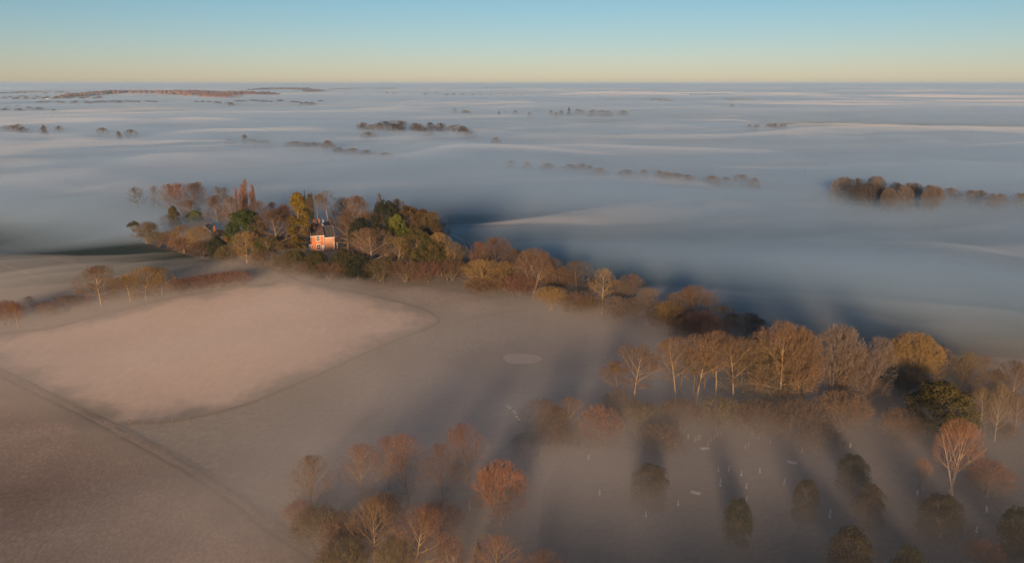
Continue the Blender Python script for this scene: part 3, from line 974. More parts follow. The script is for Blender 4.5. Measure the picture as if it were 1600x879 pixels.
    ('lime', 606, 784, 681, 40, B, 'tw_red', 'narrow misty red tree behind, third in the near copse', NEAR),
    ('lime', 642, 800, 680, 68, B, 'tw_red', 'wide misty red tree in the middle of the near copse', NEAR),
    ('lime', 694, 796, 696, 50, B, 'tw_red', 'faint red tree between the wide misty one and the one at its right', NEAR),
    ('lime', 734, 796, 667, 62, B, 'tw_red', 'tall misty red tree at the right of the near copse', NEAR),
    ('lime', 584, 900, 776, 66, BG, 'tw_brown', 'golden-branched tree, left of two at the bottom', NEAR),
    ('lime', 650, 916, 787, 82, BG, 'tw_red', 'golden-branched tree with red top, right of two at the bottom', NEAR),
    ('birch', 707, 926, 836, 52, BP, 'tw_red', 'pale-limbed birch at the bottom picture edge', NEAR),
    ('lime', 778, 936, 834, 74, BG, 'tw_red', 'red-topped tree at the bottom edge right of the birch', NEAR),
    ('lime', 850, 936, 860, 62, BG, 'tw_red', 'lowest red-topped tree at the bottom edge', NEAR),
    ('conifer', 689, 874, 822, 18, BD, 'lf_dark', 'small dark conifer left above the birch', NEAR),
    ('conifer', 747, 896, 841, 20, BD, 'lf_dark', 'small dark conifer right of the birch', NEAR),
    ('bush', 500, 858, 792, 64, B, 'tw_olive', 'olive thicket below the left copse tree', NEAR),
    ('bush', 544, 872, 800, 66, B, 'tw_brown', 'brown thicket left of the two golden-branched trees', NEAR),
    ('bush', 470, 832, 784, 44, B, 'tw_red', 'small red bush at the left end of the copse', NEAR),
    ('bush', 540, 920, 846, 70, B, 'tw_olive', 'olive thicket at the bottom edge beside the verge', NEAR),
    ('bush', 618, 926, 844, 64, B, 'tw_olive', 'olive thicket between the two golden-branched trees', NEAR),
    ('bush', 600, 842, 772, 62, BD, 'tw_brown', 'dim brown thicket behind the golden-branched trees', NEAR),
    ('bush', 690, 846, 786, 66, BD, 'tw_red', 'dim red thicket behind the small conifers', NEAR),
    ('bush', 786, 822, 722, 66, B, 'tw_orange', 'glowing orange-brown domed bush alone right of the copse', NEAR),
    ('lime', 838, 712, 624, 64, B, 'tw_brown', 'misty brown tree right of the scattered pale stones', 'misty trees left of the gravestones'),
    ('lime', 884, 702, 620, 52, BG, 'tw_brown', 'misty golden-brown tree second from the pale stones', 'misty trees left of the gravestones'),
    ('bush', 928, 706, 634, 60, B, 'tw_red', 'misty red bush left of the leaning grove trees', 'misty trees left of the gravestones'),
    ('bush', 866, 716, 660, 60, B, 'tw_brown', 'dim bush below the misty golden-brown tree', 'misty trees left of the gravestones'),
    ('bush', 1030, 716, 664, 64, B, 'tw_brown', 'dim brown bush above the leftmost yew', 'misty trees left of the gravestones'),
    # yews
    ('yew', 1015, 792, 726, 56, BD, 'lf_yew', 'brownish misty yew, leftmost among the gravestones', YARD),
    ('yew', 1150, 852, 780, 42, BD, 'lf_dark', 'dark egg-shaped yew in the middle of the graveyard', YARD),
    ('yew', 1255, 812, 750, 42, BD, 'lf_yew', 'brownish round-topped yew right of the egg-shaped one', YARD),
    ('yew', 1330, 774, 711, 50, BD, 'lf_dark', 'upper dark yew of the two touching ones', YARD),
    ('yew', 1354, 822, 758, 46, BD, 'lf_yew', 'lower brown yew of the two touching ones', YARD),
    ('yew', 1464, 838, 774, 62, BD, 'lf_yew', 'wide faint yew below the red-twigged birch', YARD),
    ('yew', 1576, 872, 792, 46, BD, 'lf_dark', 'dark flat-topped yew near the right picture edge', YARD),
    ('yew', 1326, 908, 826, 66, BD, 'lf_yew', 'large brown yew at the bottom edge', YARD),
    ('yew', 1416, 930, 855, 50, BD, 'lf_dark', 'dark yew cut by the bottom edge', YARD),
    ('bush', 1532, 890, 846, 56, BD, 'tw_red', 'faint red bush left of the flat-topped yew', YARD),
]
def lead(label, most):
    s = label.split(',')[0].split()
    return ' '.join(s[:most])


cr = np.random.default_rng(9)
seen = set()
for row in list(TREES):
    kind, px, yb, yt, wd, bk, tn, lb, gp = row
    T(*row)
    if gp in (GROVE, BELT, 'trees at the right edge', 'misty trees left of the gravestones') and kind in ('tall', 'full', 'round', 'lime', 'vase', 'old'):
        side = 1 if cr.uniform() < .5 else -1
        l2 = 'slighter bare tree close behind the ' + lead(lb, 10)
        if l2 not in seen:
            seen.add(l2)
            T('full' if kind in ('full', 'round', 'old', 'vase') else kind, px + side * wd * cr.uniform(.35, .55), yb - cr.uniform(3, 8), yt + (yb - yt) * cr.uniform(.12, .28), wd * cr.uniform(.7, .95), B, ('tw_brown', 'tw_olive', 'tw_grey')[cr.integers(3)], l2, gp)
        l3 = 'low twiggy bush at the foot of the ' + lead(lb, 8)
        if l3 not in seen and gp != GROVE:
            seen.add(l3)
            T('bush', px - side * wd * cr.uniform(.1, .5), yb + cr.uniform(-2, 6), yb - (yb - yt) * cr.uniform(.28, .42), wd * cr.uniform(.8, 1.1), B, ('tw_brown', 'tw_olive', 'tw_brown')[cr.integers(3)], l3, gp)

# unseen evergreens added south of the stones, out of view, to shade the graveyard
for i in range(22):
    grow('evergreen', (-4 + i * 6.4, 74 + (i * 7 % 5), -.1), 10.7 + (i * 5 % 3) * .5, 13, BD, 'lf_olive', 'unseen evergreen added to shade the graves, in the close row south of them', 'unseen row of evergreens added to shade the graveyard')

# the red hedge by the lone clump: a row of low bushes grown together
hx = [(280, 449), (296, 446), (312, 444), (328, 442), (344, 440), (360, 438), (376, 437)]
for i, (px, py) in enumerate(hx):
    T('bush', px, py + 10, py - 14, 30, B, 'tw_red', 'low red bush in the hedge right of the lone golden clump', 'red hedge right of the lone clump')

# ------------------------------------------------------------------ buildings
def add_box(V, F, a, b):
    o = len(V)
    V += [(x, y, z) for x in (a[0], b[0]) for y in (a[1], b[1]) for z in (a[2], b[2])]
    F += [tuple(o + q for q in f) for f in ((0, 1, 3, 2), (4, 6, 7, 5), (0, 4, 5, 1), (2, 3, 7, 6), (0, 2, 6, 4), (1, 5, 7, 3))]


def mesh_part(name, V, F, mat, parent):
    me = bpy.data.meshes.new(name)
    me.from_pydata(V, [], F)
    me.materials.append(M[mat])
    o = bpy.data.objects.new(name, me)
    COL.objects.link(o)
    o.parent = parent
    return o


def box_part(name, a, b, mat, parent):
    V, F = [], []
    add_box(V, F, a, b)
    return mesh_part(name, V, F, mat, parent)


def gable_wall(x0, x1, y0, y1, he, hr, mat, parent, z0=-1.0):
    """Walls of a block whose ridge runs along x: gables at both ends."""
    ym = (y0 + y1) / 2
    V = [(x0, y0, z0), (x1, y0, z0), (x1, y1, z0), (x0, y1, z0), (x0, y0, he), (x1, y0, he), (x1, y1, he), (x0, y1, he), (x0, ym, hr), (x1, ym, hr)]
    F = [(0, 1, 5, 4), (2, 3, 7, 6), (1, 2, 6, 9, 5), (3, 0, 4, 8, 7)]
    return mesh_part('wall', V, F, mat, parent)


def gable_roof(x0, x1, y0, y1, he, hr, mat, parent, over=.35, th=.18):
    """Two pitched slabs with courses of tiles as small steps, ridge tiles on top."""
    ym = (y0 + y1) / 2
    V, F = [], []
    sl = (hr - he) / (ym - y0)
    n = 9
    for s in (-1, 1):
        ye = (y0 - over) if s < 0 else (y1 + over)
        ze = he - over * sl
        for i in range(n):
            t0, t1 = i / n, (i + 1) / n
            ya, yb = ye + (ym - ye) * t0, ye + (ym - ye) * t1
            za, zb = ze + (hr - ze) * t0, ze + (hr - ze) * t1
            o = len(V)
            lift = .07
            for x in (x0 - over * .6, x1 + over * .6):
                V += [(x, ya, za + th * .4), (x, yb, zb + th * .4), (x, ya, za + th + lift), (x, yb, zb + th)]
            q = [(0, 1, 3, 2), (4, 6, 7, 5), (2, 3, 7, 6), (0, 4, 5, 1), (0, 2, 6, 4), (1, 5, 7, 3)]
            F += [tuple(o + k for k in f) for f in q]
    rf = mesh_part('roof', V, F, mat, parent)
    box_part('ridge', (x0 - over * .6, ym - .14, hr + th * .6), (x1 + over * .6, ym + .14, hr + th + .12), 'tile', rf)
    return rf


def bargeboards(x, y0, y1, he, hr, parent, side, over=.35):
    ym = (y0 + y1) / 2
    sl = (hr - he) / (ym - y0)
    xa, xb = sorted((x + side * (over * .6 + .01), x + side * (over * .6 + .09)))
    for s in (-1, 1):
        ye = (y0 - over) if s < 0 else (y1 + over)
        ze = he - over * sl
        V = []
        for xx in (xa, xb):
            V += [(xx, ye, ze - .22), (xx, ye, ze + .16), (xx, ym, hr + .16), (xx, ym, hr - .22)]
        F = [(0, 1, 2, 3), (7, 6, 5, 4), (0, 4, 5, 1), (1, 5, 6, 2), (2, 6, 7, 3), (3, 7, 4, 0)]
        mesh_part('bargeboard', V, F, 'white', parent)


def window(parent, cx, cz, wd, ht, face, pos, cols=2, rows=2):
    """Sash window on the front (face 'y', looking to -y) or a side (face 'x-' or 'x+')."""
    def tr(u, v, d):             # u along the wall, v up, d outward
        return {'y': (cx + u, pos - d, cz + v), 'x-': (pos - d, cx + u, cz + v), 'x+': (pos + d, cx + u, cz + v)}[face]

    def slab(V, F, u0, u1, v0, v1, d0, d1):
        o = len(V)
        V += [tr(u, v, d) for u in (u0, u1) for v in (v0, v1) for d in (d0, d1)]
        F += [tuple(o + q for q in f) for f in ((0, 1, 3, 2), (4, 6, 7, 5), (0, 4, 5, 1), (2, 3, 7, 6), (0, 2, 6, 4), (1, 5, 7, 3))]
    V, F = [], []
    t = .17
    slab(V, F, -wd / 2 - t, wd / 2 + t, ht / 2, ht / 2 + t * 1.3, -.05, .10)
    slab(V, F, -wd / 2 - t, -wd / 2, -ht / 2, ht / 2, -.05, .08)
    slab(V, F, wd / 2, wd / 2 + t, -ht / 2, ht / 2, -.05, .08)
    wn = mesh_part('window', V, F, 'white', parent)
    V, F = [], []
    slab(V, F, -wd / 2 - .22, wd / 2 + .22, -ht / 2 - .16, -ht / 2, -.05, .16)
    mesh_part('sill', V, F, 'white', wn)
    V, F = [], []
    for i in range(1, cols):
        u = -wd / 2 + wd * i / cols
        slab(V, F, u - .05, u + .05, -ht / 2, ht / 2, .01, .06)
    for i in range(1, rows):
        v = -ht / 2 + ht * i / rows
        slab(V, F, -wd / 2, wd / 2, v - .05, v + .05, .012, .058)
    mesh_part('glazing_bar', V, F, 'white', wn)
    for i in range(cols):
        for j in range(rows):
            V, F = [], []
            slab(V, F, -wd / 2 + wd * i / cols + .03, -wd / 2 + wd * (i + 1) / cols - .03, -ht / 2 + ht * j / rows + .03, -ht / 2 + ht * (j + 1) / rows - .03, -.02, .02)
            mesh_part('pane', V, F, 'glass', wn)
    return wn


def chimney(parent, x, y, z0, z1, w_=.9, d_=.7, mat='brick', pots=2):
    c = box_part('chimney', (x - w_ / 2, y - d_ / 2, z0), (x + w_ / 2, y + d_ / 2, z1), mat, parent)
    box_part('chimney_cap', (x - w_ / 2 - .08, y - d_ / 2 - .08, z1), (x + w_ / 2 + .08, y + d_ / 2 + .08, z1 + .18), mat, c)
    for i in range(pots):
        px = x + (i - (pots - 1) / 2) * .42
        V, F = tubes(np.array([[px, y, z1 + .16]]), np.array([[0, 0, 1.]]), np.zeros((1, 3)), np.array([.6]), np.array([.15]), np.array([.12]), 2, 8)
        mesh_part('chimney_pot', V.tolist(), F.tolist(), 'brick', c)
    return c


# the red brick house
hxp, hyp, hzp = at(507, 392)
house = empty('brick_house', (hxp, hyp, hzp), R(25))
house.scale = (1, 1, 1.17)
tag(house, 'red brick two-storey house with white windows on the wooded knoll', 'house')
x0, xm, x1, y0, y1 = -4.9, .1, 4.4, 0.0, 7.0
HE, HR = 5.9, 9.1
gable_wall(x0, xm, y0, y1, HE, HR, 'brick', house)
r1 = gable_roof(x0, xm, y0, y1, HE, HR, 'tile', house)
gable_wall(xm + .003, x1, y0 + .35, y1 - .3, HE - .9, HR - .95, 'brick_pale', house)
gable_roof(xm + .22, x1, y0 + .35, y1 - .3, HE - .9, HR - .95, 'slate', house)
bargeboards(x0, y0, y1, HE, HR, house, -1)
bargeboards(x1, y0 + .35, y1 - .3, HE - .9, HR - .95, house, 1)
chimney(r1, x0 + 1.6, y0 + 2.2, HE + 1.2, HR + 1.7, .95, .8)
chimney(r1, xm - .9, y1 - 2.0, HE + 1.2, HR + 1.3, .9, .7)
for (cx, cz) in ((-2.35, 4.65), (-2.35, 1.6)):
    window(house, cx, cz, 1.35, 1.75, 'y', y0, 2, 2)
for cz in (4.6, 1.5):
    window(house, 2.2, cz, 1.2, 1.6, 'x-', x0, 2, 2)
box_part('gutter', (x0 - .1, y0 - .50, HE - .42), (xm + .1, y0 - .38, HE - .24), 'white', house)
box_part('gutter', (xm + .2, y0 - .16, HE - 1.32), (x1 + .1, y0 - .04, HE - 1.15), 'white', house)
box_part('downpipe', (xm - .12, y0 - .14, 0), (xm + .02, y0 - .003, HE - .4), 'white', house)
box_part('downpipe', (x1 - .16, y0 + .23, 0), (x1 - .02, y0 + .347, HE - 1.3), 'white', house)
bay = box_part('bay', (x0 - 1.0, .9, -1), (x0 - .003, 3.5, 2.7), 'white', house)
window(house, 2.2, 1.6, 1.7, 1.5, 'x-', x0 - 1.0, 3, 2)
box_part('bay_roof', (x0 - 1.2, .7, 2.7), (x0 - .004, 3.7, 2.9), 'slate', bay)
porch = box_part('porch', (x1 + .003, 2.0, -1), (x1 + 1.7, 4.6, 2.5), 'brick', house)
window(house, x1 + .85, 1.4, .9, 1.5, 'y', 2.0, 2, 2)
box_part('porch_roof', (x1 + .004, 1.8, 2.5), (x1 + 1.9, 4.8, 2.72), 'slate', porch)
door = box_part('door', (-.95, y0 - .05, 0), (-.15, y0 - .004, 2.1), 'white', house)
box_part('handle', (-.28, y0 - .12, 1.0), (-.22, y0 - .052, 1.15), 'post', door)

# white-gabled house behind
x, y, z = at(511, 361)
wh = empty('white_gabled_house', (x, y, z), R(70))
tag(wh, 'white gabled house half hidden behind the red brick house', 'house')
gable_wall(-4, 4, -1.9, 1.9, 2.6, 4.8, 'stone_pale', wh)  # gable's shade put into the wall colour: greyer than white paint
r_ = gable_roof(-4, 4, -1.9, 1.9, 2.6, 4.8, 'slate', wh)
bargeboards(-4, -1.9, 1.9, 2.6, 4.8, wh, -1)
chimney(r_, -2.2, .5, 3.9, 6.2, .6, .6, 'stone_pale', 2)
chimney(r_, 2.6, -.7, 3.6, 5.8, .7, .6, 'brick', 2)
window(wh, .2, 2.3, .8, 1.0, 'x-', -4, 2, 2)
window(wh, -1.5, 1.4, .8, 1.0, 'y', -1.9, 2, 2)

# slate barn with hipped cross wing
x, y, z = at(313, 371)
barn = empty('slate_barn', (x, y, z), R(8))
tag(barn, 'long dark slate-roofed barn behind the golden bare trees', 'barn')
gable_wall(-6.5, 5.5, 0, 7, 3.6, 6.6, 'slate', barn)
gable_roof(-6.5, 5.5, 0, 7, 3.6, 6.6, 'slate', barn)
wing = empty('cross_wing', (0, 0, 0))
wing.parent = barn
wing.rotation_euler = (0, 0, R(90))
gable_wall(-4.2, -.003, -6.2, -1.2, 3.6, 6.2, 'slate', wing)
gable_roof(-4.2, 3.0, -6.2, -1.2, 3.6, 6.2, 'slate', wing, .3)
bargeboards(-4.2, -6.2, -1.2, 3.6, 6.2, wing, -1, .3)

# brick cottage to the right of the barn
x, y, z = at(346, 378)
cot = empty('brick_cottage', (x, y, z), R(10))
tag(cot, 'low brick cottage with tiled roof at the right end of the barn', 'cottage')
gable_wall(-3.4, 4.2, 0, 5.0, 2.9, 5.0, 'brick', cot)
rc = gable_roof(-3.4, 4.2, 0, 5.0, 2.9, 5.0, 'tile', cot)
chimney(rc, -3.0, 2.4, 3.4, 6.6, .8, .8)
window(cot, .2, 1.5, 1.2, 1.2, 'y', 0, 2, 2)
window(cot, -2.0, 1.5, 1.0, 1.1, 'y', 0, 2, 2)
x, y, z = at(366, 352)
cot2 = empty('brick_outhouse', (x, y, z), R(-5))
tag(cot2, 'small brick outhouse with chimney under the bare domes', 'outhouse')
gable_wall(-2.2, 2.8, 0, 4.0, 2.6, 4.4, 'brick', cot2)
rc = gable_roof(-2.2, 2.8, 0, 4.0, 2.6, 4.4, 'tile', cot2)
chimney(rc, -1.9, 1.0, 2.8, 6.8, .7, .7, 'brick', 1)
window(cot2, .6, 1.4, .9, 1.0, 'y', 0, 2, 2)

# ------------------------------------------------------------------ graveyard
def rounded_slab(w_, h, t):
    pts = [(-w_ / 2, 0), (w_ / 2, 0)] + [(w_ / 2 * math.cos(a), h - w_ * .4 + w_ * .4 * math.sin(a)) for a in np.linspace(0, math.pi, 9)]
    n = len(pts)
    V = [(p[0], -t / 2, p[1]) for p in pts] + [(p[0], t / 2, p[1]) for p in pts]
    F = [tuple(range(n)), tuple(range(2 * n - 1, n - 1, -1))] + [(i, i + n, (i + 1) % n + n, (i + 1) % n) for i in range(n)]
    return V, F


_hs = {}


def headstone(px, py, h, wd, label, mat='stone', cross=False, lean=0.0):
    x, y, z = at(px, py)
    o = empty('headstone', (x, y, z - .05), R(78 + random.uniform(-14, 14)))
    o.rotation_euler[0] = R(lean)
    tag(o, label, 'gravestone', 'gravestones in the misty graveyard')
    key = (h, wd, mat, cross)
    if key not in _hs:
        me = bpy.data.meshes.new('slab')
        if cross:
            V, F = [], []
            add_box(V, F, (-.12, -.1, .3), (.12, .1, h))
            add_box(V, F, (-wd / 2, -.097, h * .66), (-.121, .097, h * .66 + .22))
            add_box(V, F, (.121, -.097, h * .66), (wd / 2, .097, h * .66 + .22))
        else:
            V, F = rounded_slab(wd, h, .14)
        me.from_pydata(V, [], F)
        me.materials.append(M[mat])
        mb = bpy.data.meshes.new('plinth')
        V, F = [], []
        add_box(V, F, (-wd / 2 - .12, -.22, -.1), (wd / 2 + .12, .22, .3 if cross else .18))
        mb.from_pydata(V, [], F)
        mb.materials.append(M[mat])
        _hs[key] = (me, mb)
    for nm, me in zip(('slab', 'plinth'), _hs[key]):
        q = bpy.data.objects.new(nm, me)
        COL.objects.link(q)
        q.parent = o


def zp(zx, zy):
    return 900 + zx / 2.286, 480 + zy / 2.286


ROW_A = [(400, 468), (425, 478), (433, 473), (441, 470), (357, 500)]
ROW_B = [(470, 494), (480, 478), (493, 468), (505, 460), (518, 455)]
ROW_C = [(604, 501), (616, 495), (628, 457), (653, 468), (693, 486)]
for i, q in enumerate(ROW_A):
    headstone(*zp(*q), 1.3, .75, 'upright pale headstone in the left row at the grove foot', lean=random.uniform(-3, 3))
for i, q in enumerate(ROW_B):
    headstone(*zp(*q), 1.3, .75, 'upright pale headstone in the slanting middle row at the grove foot', lean=random.uniform(-3, 3))
for i, q in enumerate(ROW_C):
    headstone(*zp(*q), 1.15, .7, 'upright headstone in the loose right row at the grove foot', lean=random.uniform(-3, 3))
headstone(*zp(789, 392), 3.0, 1.0, 'tall cross monument right of the headstone rows', 'stone_pale', True)
headstone(*zp(773, 398), 1.5, .8, 'headstone leaning beside the tall cross monument', lean=6)
for q, lb in (((851, 416), 'lone small headstone right of the tall cross'),
              ((322, 610), 'bright slim headstone right of the leftmost yew'),
              ((508, 584), 'headstone left of two above the egg-shaped yew'),
              ((545, 582), 'headstone right of two above the egg-shaped yew'),
              ((590, 600), 'small headstone further right above the egg-shaped yew'),
              ((657, 590), 'headstone between the egg-shaped and round-topped yews, upper'),
              ((608, 645), 'headstone above the right shoulder of the egg-shaped yew'),
              ((608, 692), 'headstone touching the top right of the egg-shaped yew'),
              ((365, 706), 'headstone midway between leftmost yew and egg-shaped yew'),
              ((978, 500), 'headstone below the misty low bush right of the grove'),
              ((806, 518), 'faint headstone below the tall cross monument'),
              ((250, 746), 'faint headstone below the leftmost yew'),
              ((85, 668), 'faint headstone left of the leftmost yew'),
              ((45, 540), 'faint headstone far left by the misty red bush'),
              ((1465, 728), 'headstone left of the flat-topped yew'),
              ((1218, 668), 'tilted headstone right of the two touching yews'),
              ((915, 460), 'dim headstone under the pale misty tree'),
              ((1300, 820), 'headstone right of the large bottom yew'),
              ((1430, 800), 'headstone below the wide faint yew')):
    headstone(*zp(*q), 1.15, .7, lb, 'stone_pale', lean=random.uniform(-5, 5))
headstone(*zp(515, 636), 1.7, .9, 'bright cross headstone above left of the egg-shaped yew', 'stone_pale', True)
headstone(*zp(742, 632), 1.5, .9, 'bright leaning headstone left of the round-topped yew', 'stone_pale', lean=10)
headstone(*zp(906, 748), 1.7, .9, 'bright white cross right of the round-topped yew', 'stone_pale', True)
for q, lb, rz in (((460, 505), 'white flat ledger stone below the slanting headstone row', 10), ((772, 556), 'white flat ledger stone left of the upper touching yew', -25),
                  ((428, 664), 'pale flat ledger stone right of the leftmost yew', -30), ((1520, 842), 'pale flat ledger stone by the flat-topped yew', 15)):
    x, y, z = at(*zp(*q))
    o = empty('ledger_stone', (x, y, z), R(rz))
    tag(o, lb, 'gravestone', 'flat stones in the graveyard')
    box_part('slab', (-1.0, -.42, .1), (1.0, .42, .32), 'stone_pale', o)
    box_part('kerb', (-1.15, -.55, -.1), (1.15, .55, .1), 'stone', o)
# scattered pale stones on the meadow
for i, (px, py) in enumerate(((793, 635), (797, 638), (803, 643), (806, 646), (807, 652), (811, 656))):
    x, y, z = at(px, py)
    r = np.random.default_rng(300 + i)
    V = unit(r.normal(size=(26, 3))) * r.uniform(.4, .55, (26, 1)) * np.array([1.2, .8, .6])
    import bmesh
    bm = bmesh.new()
    for v in V: bm.verts.new(v)
    bmesh.ops.convex_hull(bm, input=bm.verts)
    me = bpy.data.meshes.new('field_stone')
    bm.to_mesh(me)
    bm.free()
    o = link('field_stone', me, M['stone_pale'])
    o.location = (x, y, z + .2)
    tag(o, 'small white stone in the loose line left of the misty trees', 'stone', 'white stones on the meadow')

# field fence by the farm track
fl = [at(a, b) for a, b in ((203, 664), (225, 664), (247, 664), (270, 662), (297, 659))]
fence = empty('field_fence', fl[0])
tag(fence, 'short post-and-rail fence where the farm track meets the verge', 'fence')
for i, p in enumerate(fl):
    q = Vector(p) - Vector(fl[0])
    box_part('post', (q.x - .12, q.y - .12, q.z - .2), (q.x + .12, q.y + .12, q.z + 1.5), 'post', fence)
for i in range(len(fl) - 1):
    a, b = Vector(fl[i]) - Vector(fl[0]), Vector(fl[i + 1]) - Vector(fl[0])
    for hh in (.5, .85, 1.2):
        v = b - a
        V, F = tubes(np.array([[a.x, a.y - .16, a.z + hh]]), np.array([list(v.normalized())]), np.zeros((1, 3)), np.array([v.length]), np.array([.06]), np.array([.06]), 1, 4)
        mesh_part('rail', V.tolist(), F.tolist(), 'post', fence)
x, y, z = at(1255, 292)
pole = empty('telegraph_pole', (x, y, z))
tag(pole, 'thin telegraph pole in fog left of the right-hand far wood', 'pole')
V, F = tubes(np.zeros((1, 3)), np.array([[0, 0, 1.]]), np.zeros((1, 3)), np.array([15.]), np.array([.2]), np.array([.14]), 2, 6)
mesh_part('shaft', V.tolist(), F.tolist(), 'post', pole)
box_part('crossarm', (-1, -.3, 13.8), (1, -.16, 14.0), 'post', pole)

# ------------------------------------------------------------------ far trees rising from the fog sea
far_spots = []


_fr = np.random.default_rng(77)


def far(kind, px, yt, h, wpx, bark, tint, label, group, z=None):
    """A tree whose top shows at (px, yt) in the photograph, standing h metres high."""
    zz = 0.0
    if group:
        px += _fr.normal() * wpx * .3
        yt += abs(_fr.normal()) * wpx * .05
        wpx *= _fr.uniform(.7, 1.5)
    kind = 'full' if kind == 'round' else kind
    for _ in range(6):
        x, y, _z = at(px, yt, zz + h)
        zz = float(land(x, y))
    far_spots.append((x, y, h + zz - (-0.3 if 'faint' in label else 2.2 if 'right' in label else 6.0)))
    grow(kind, (x, y, zz - .1), h, metres(wpx, y, zz + h), bark, tint, label, group)


W1 = 'far wood rising from the fog above the knoll'
for i, (px, yt, wd) in enumerate(((562, 193, 20), (576, 190, 22), (592, 190, 20), (606, 189, 22), (620, 187, 24), (634, 189, 22), (647, 191, 20), (662, 193, 22), (676, 191, 24), (690, 192, 22), (704, 194, 22), (718, 196, 20), (730, 199, 18), (598, 193, 24), (628, 192, 26), (655, 196, 24), (684, 196, 24), (612, 192, 24))):
    far(('round', 'tall', 'round')[i % 3], px, yt, 20 + (i * 7) % 4, wd, B, ('tw_dim', 'tw_grey', 'tw_dim')[i % 3], 'bare tree massed in the far wood straight above the knoll', W1)
far('round', 575, 206, 19, 28, B, 'tw_grey', 'solitary round tree just left below the far wood', None)
far('round', 668, 205, 17, 26, B, 'tw_grey', 'faint tree sunk in fog below the middle of the far wood', None)
far('round', 734, 206, 17, 26, B, 'tw_grey', 'faint tree sunk in fog below the right end of the far wood', None)
far('round', 776, 214, 17, 18, B, 'tw_grey', 'very faint tree right below the far wood', None)
far('round', 510, 219, 18, 22, B, 'tw_brown', 'rounded tree top in the fog left below the far wood', None)
far('round', 381, 210, 18, 14, B, 'tw_grey', 'small tree top alone in fog above the poplars', None)
W2 = 'misty hedgerow trees left of the far wood'
for px, yt in ((345, 217), (400, 217), (418, 219), (436, 220), (455, 221), (474, 222), (492, 222), (530, 229), (552, 231), (574, 234), (600, 237)):
    far('round', px, yt, 13, 24, B, 'tw_grey', 'faint hedgerow tree almost lost in fog left of the far wood', W2)
W3 = 'misty hedgerow in the middle distance'
for i, (px, yt) in enumerate(((806, 250), (826, 252), (846, 253), (868, 254), (890, 255), (912, 254), (934, 258), (956, 261), (978, 263), (1000, 265), (1022, 266), (1044, 268), (1066, 270), (1090, 272), (1112, 274), (1134, 274), (1155, 271), (1185, 277))):
    far('round', px, yt, 12 + i % 3, 26, B, 'tw_grey', 'faint tree of the fogbound hedgerow running across mid-right', W3)
W4 = 'far wood on the right'
for i, (px, yt, wd, tn) in enumerate(((1303, 279, 20, 'tw_grey'), (1322, 276, 24, 'tw_grey'), (1345, 278, 26, 'tw_dim'), (1361, 274, 26, 'tw_grey'), (1375, 276, 22, 'tw_grey'), (1350, 284, 34, 'tw_dim'), (1378, 286, 30, 'tw_dim'), (1398, 291, 26, 'tw_grey'), (1416, 290, 22, 'tw_grey'), (1436, 283, 26, 'tw_grey'), (1458, 290, 22, 'tw_grey'), (1468, 289, 22, 'tw_grey'))):
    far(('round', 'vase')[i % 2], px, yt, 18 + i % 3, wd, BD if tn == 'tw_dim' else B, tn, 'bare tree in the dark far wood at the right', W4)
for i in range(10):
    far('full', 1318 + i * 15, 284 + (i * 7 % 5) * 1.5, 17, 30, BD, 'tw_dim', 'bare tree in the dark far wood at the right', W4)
for i, (px, yt) in enumerate(((1496, 293), (1518, 296), (1540, 297), (1558, 301), (1576, 302), (1592, 300), (1604, 298))):
    far('round', px, yt, 15, 26, B, 'tw_grey', 'misty tree of the row running off the right edge', 'misty row at the right edge')
W5 = 'trees in fog at the far left'
for px, yt, wd in ((8, 195, 26), (26, 193, 18), (36, 198, 20), (66, 194, 10), (74, 197, 12), (92, 196, 14), (68, 202, 10), (159, 199, 20), (178, 204, 10), (188, 206, 10), (208, 202, 16)):
    far('round', px, yt, 19, wd, B, 'tw_grey', 'small bare tree top in the fog at the far left edge', W5)
W6 = 'far scattered trees of the fog sea'
for px, yt, wd, lb in ((711, 169, 12, 'small round tree alone on the fog right of centre'), (737, 172, 14, 'low tree pair on the fog, middle distance'), (778, 174, 6, 'tiny brown tree speck on the fog sea'), (803, 172, 16, 'low crown right of the tiny brown speck'), (824, 174, 12, 'faint low crown next to the dark far conifer group'),
                       (861, 172, 10, 'small crown left of the dark far conifer'), (869, 175, 6, 'tiny crown touching the dark far conifer group'), (878, 172, 11, 'round crown beside the dark far conifer'), (1145, 163, 10, 'tiny tree left below the flat far wood')):
    far('round', px, yt, 19, wd, B, 'tw_grey', lb, W6)
far('conifer', 889, 167, 26, 9, BD, 'lf_dark', 'dark pointed conifer standing out of the far fog', None)
for i in range(8):
    far('round', 900 + i * 10.5, 170 + (i % 3) * .8 + i * .25, 18, 14, B, 'tw_grey', 'bare tree in the low line right of the dark far conifer', 'far tree line right of the conifer')
for i in range(9):
    far('round', 1173 + i * 7.4, 192.5 + (i % 2) + (1 if i < 3 else 0), 17, 10, BD, 'tw_grey', 'blue-grey tree in the small fog island at far right', 'small wooded island at far right')
W7 = 'trees at the far left below the wooded ridge'
for i in range(26):
    px = i * 6.3 + (i * 37 % 5)
    far('round', px, 149.5 + (i * 13 % 5) * .6, 17, 9 + i % 4, B, ('tw_brown', 'tw_red', 'tw_dim')[i % 3], 'brown tree in the crowded row at far left under the ridge', W7)
W8 = 'blue misty row below the far-left trees'
for i in range(24):
    px = 62 + i * 7.8
    far('round', px, 156.5 - max(0, i - 12) * .25 + (i * 7 % 4) * .5, 16, 12, B, 'tw_grey', 'blue-grey tree in the misty row below the far-left trees', W8)
for i, (px, yt) in enumerate(((12, 165), (26, 164), (28, 169), (62, 167), (78, 170), (15, 168), (44, 166))):
    far('round', px, yt, 15, 12, B, 'tw_grey', 'faint tree near the left edge below the misty row', 'faint far-left trees')
W9 = 'misty trees left of centre at the far side'
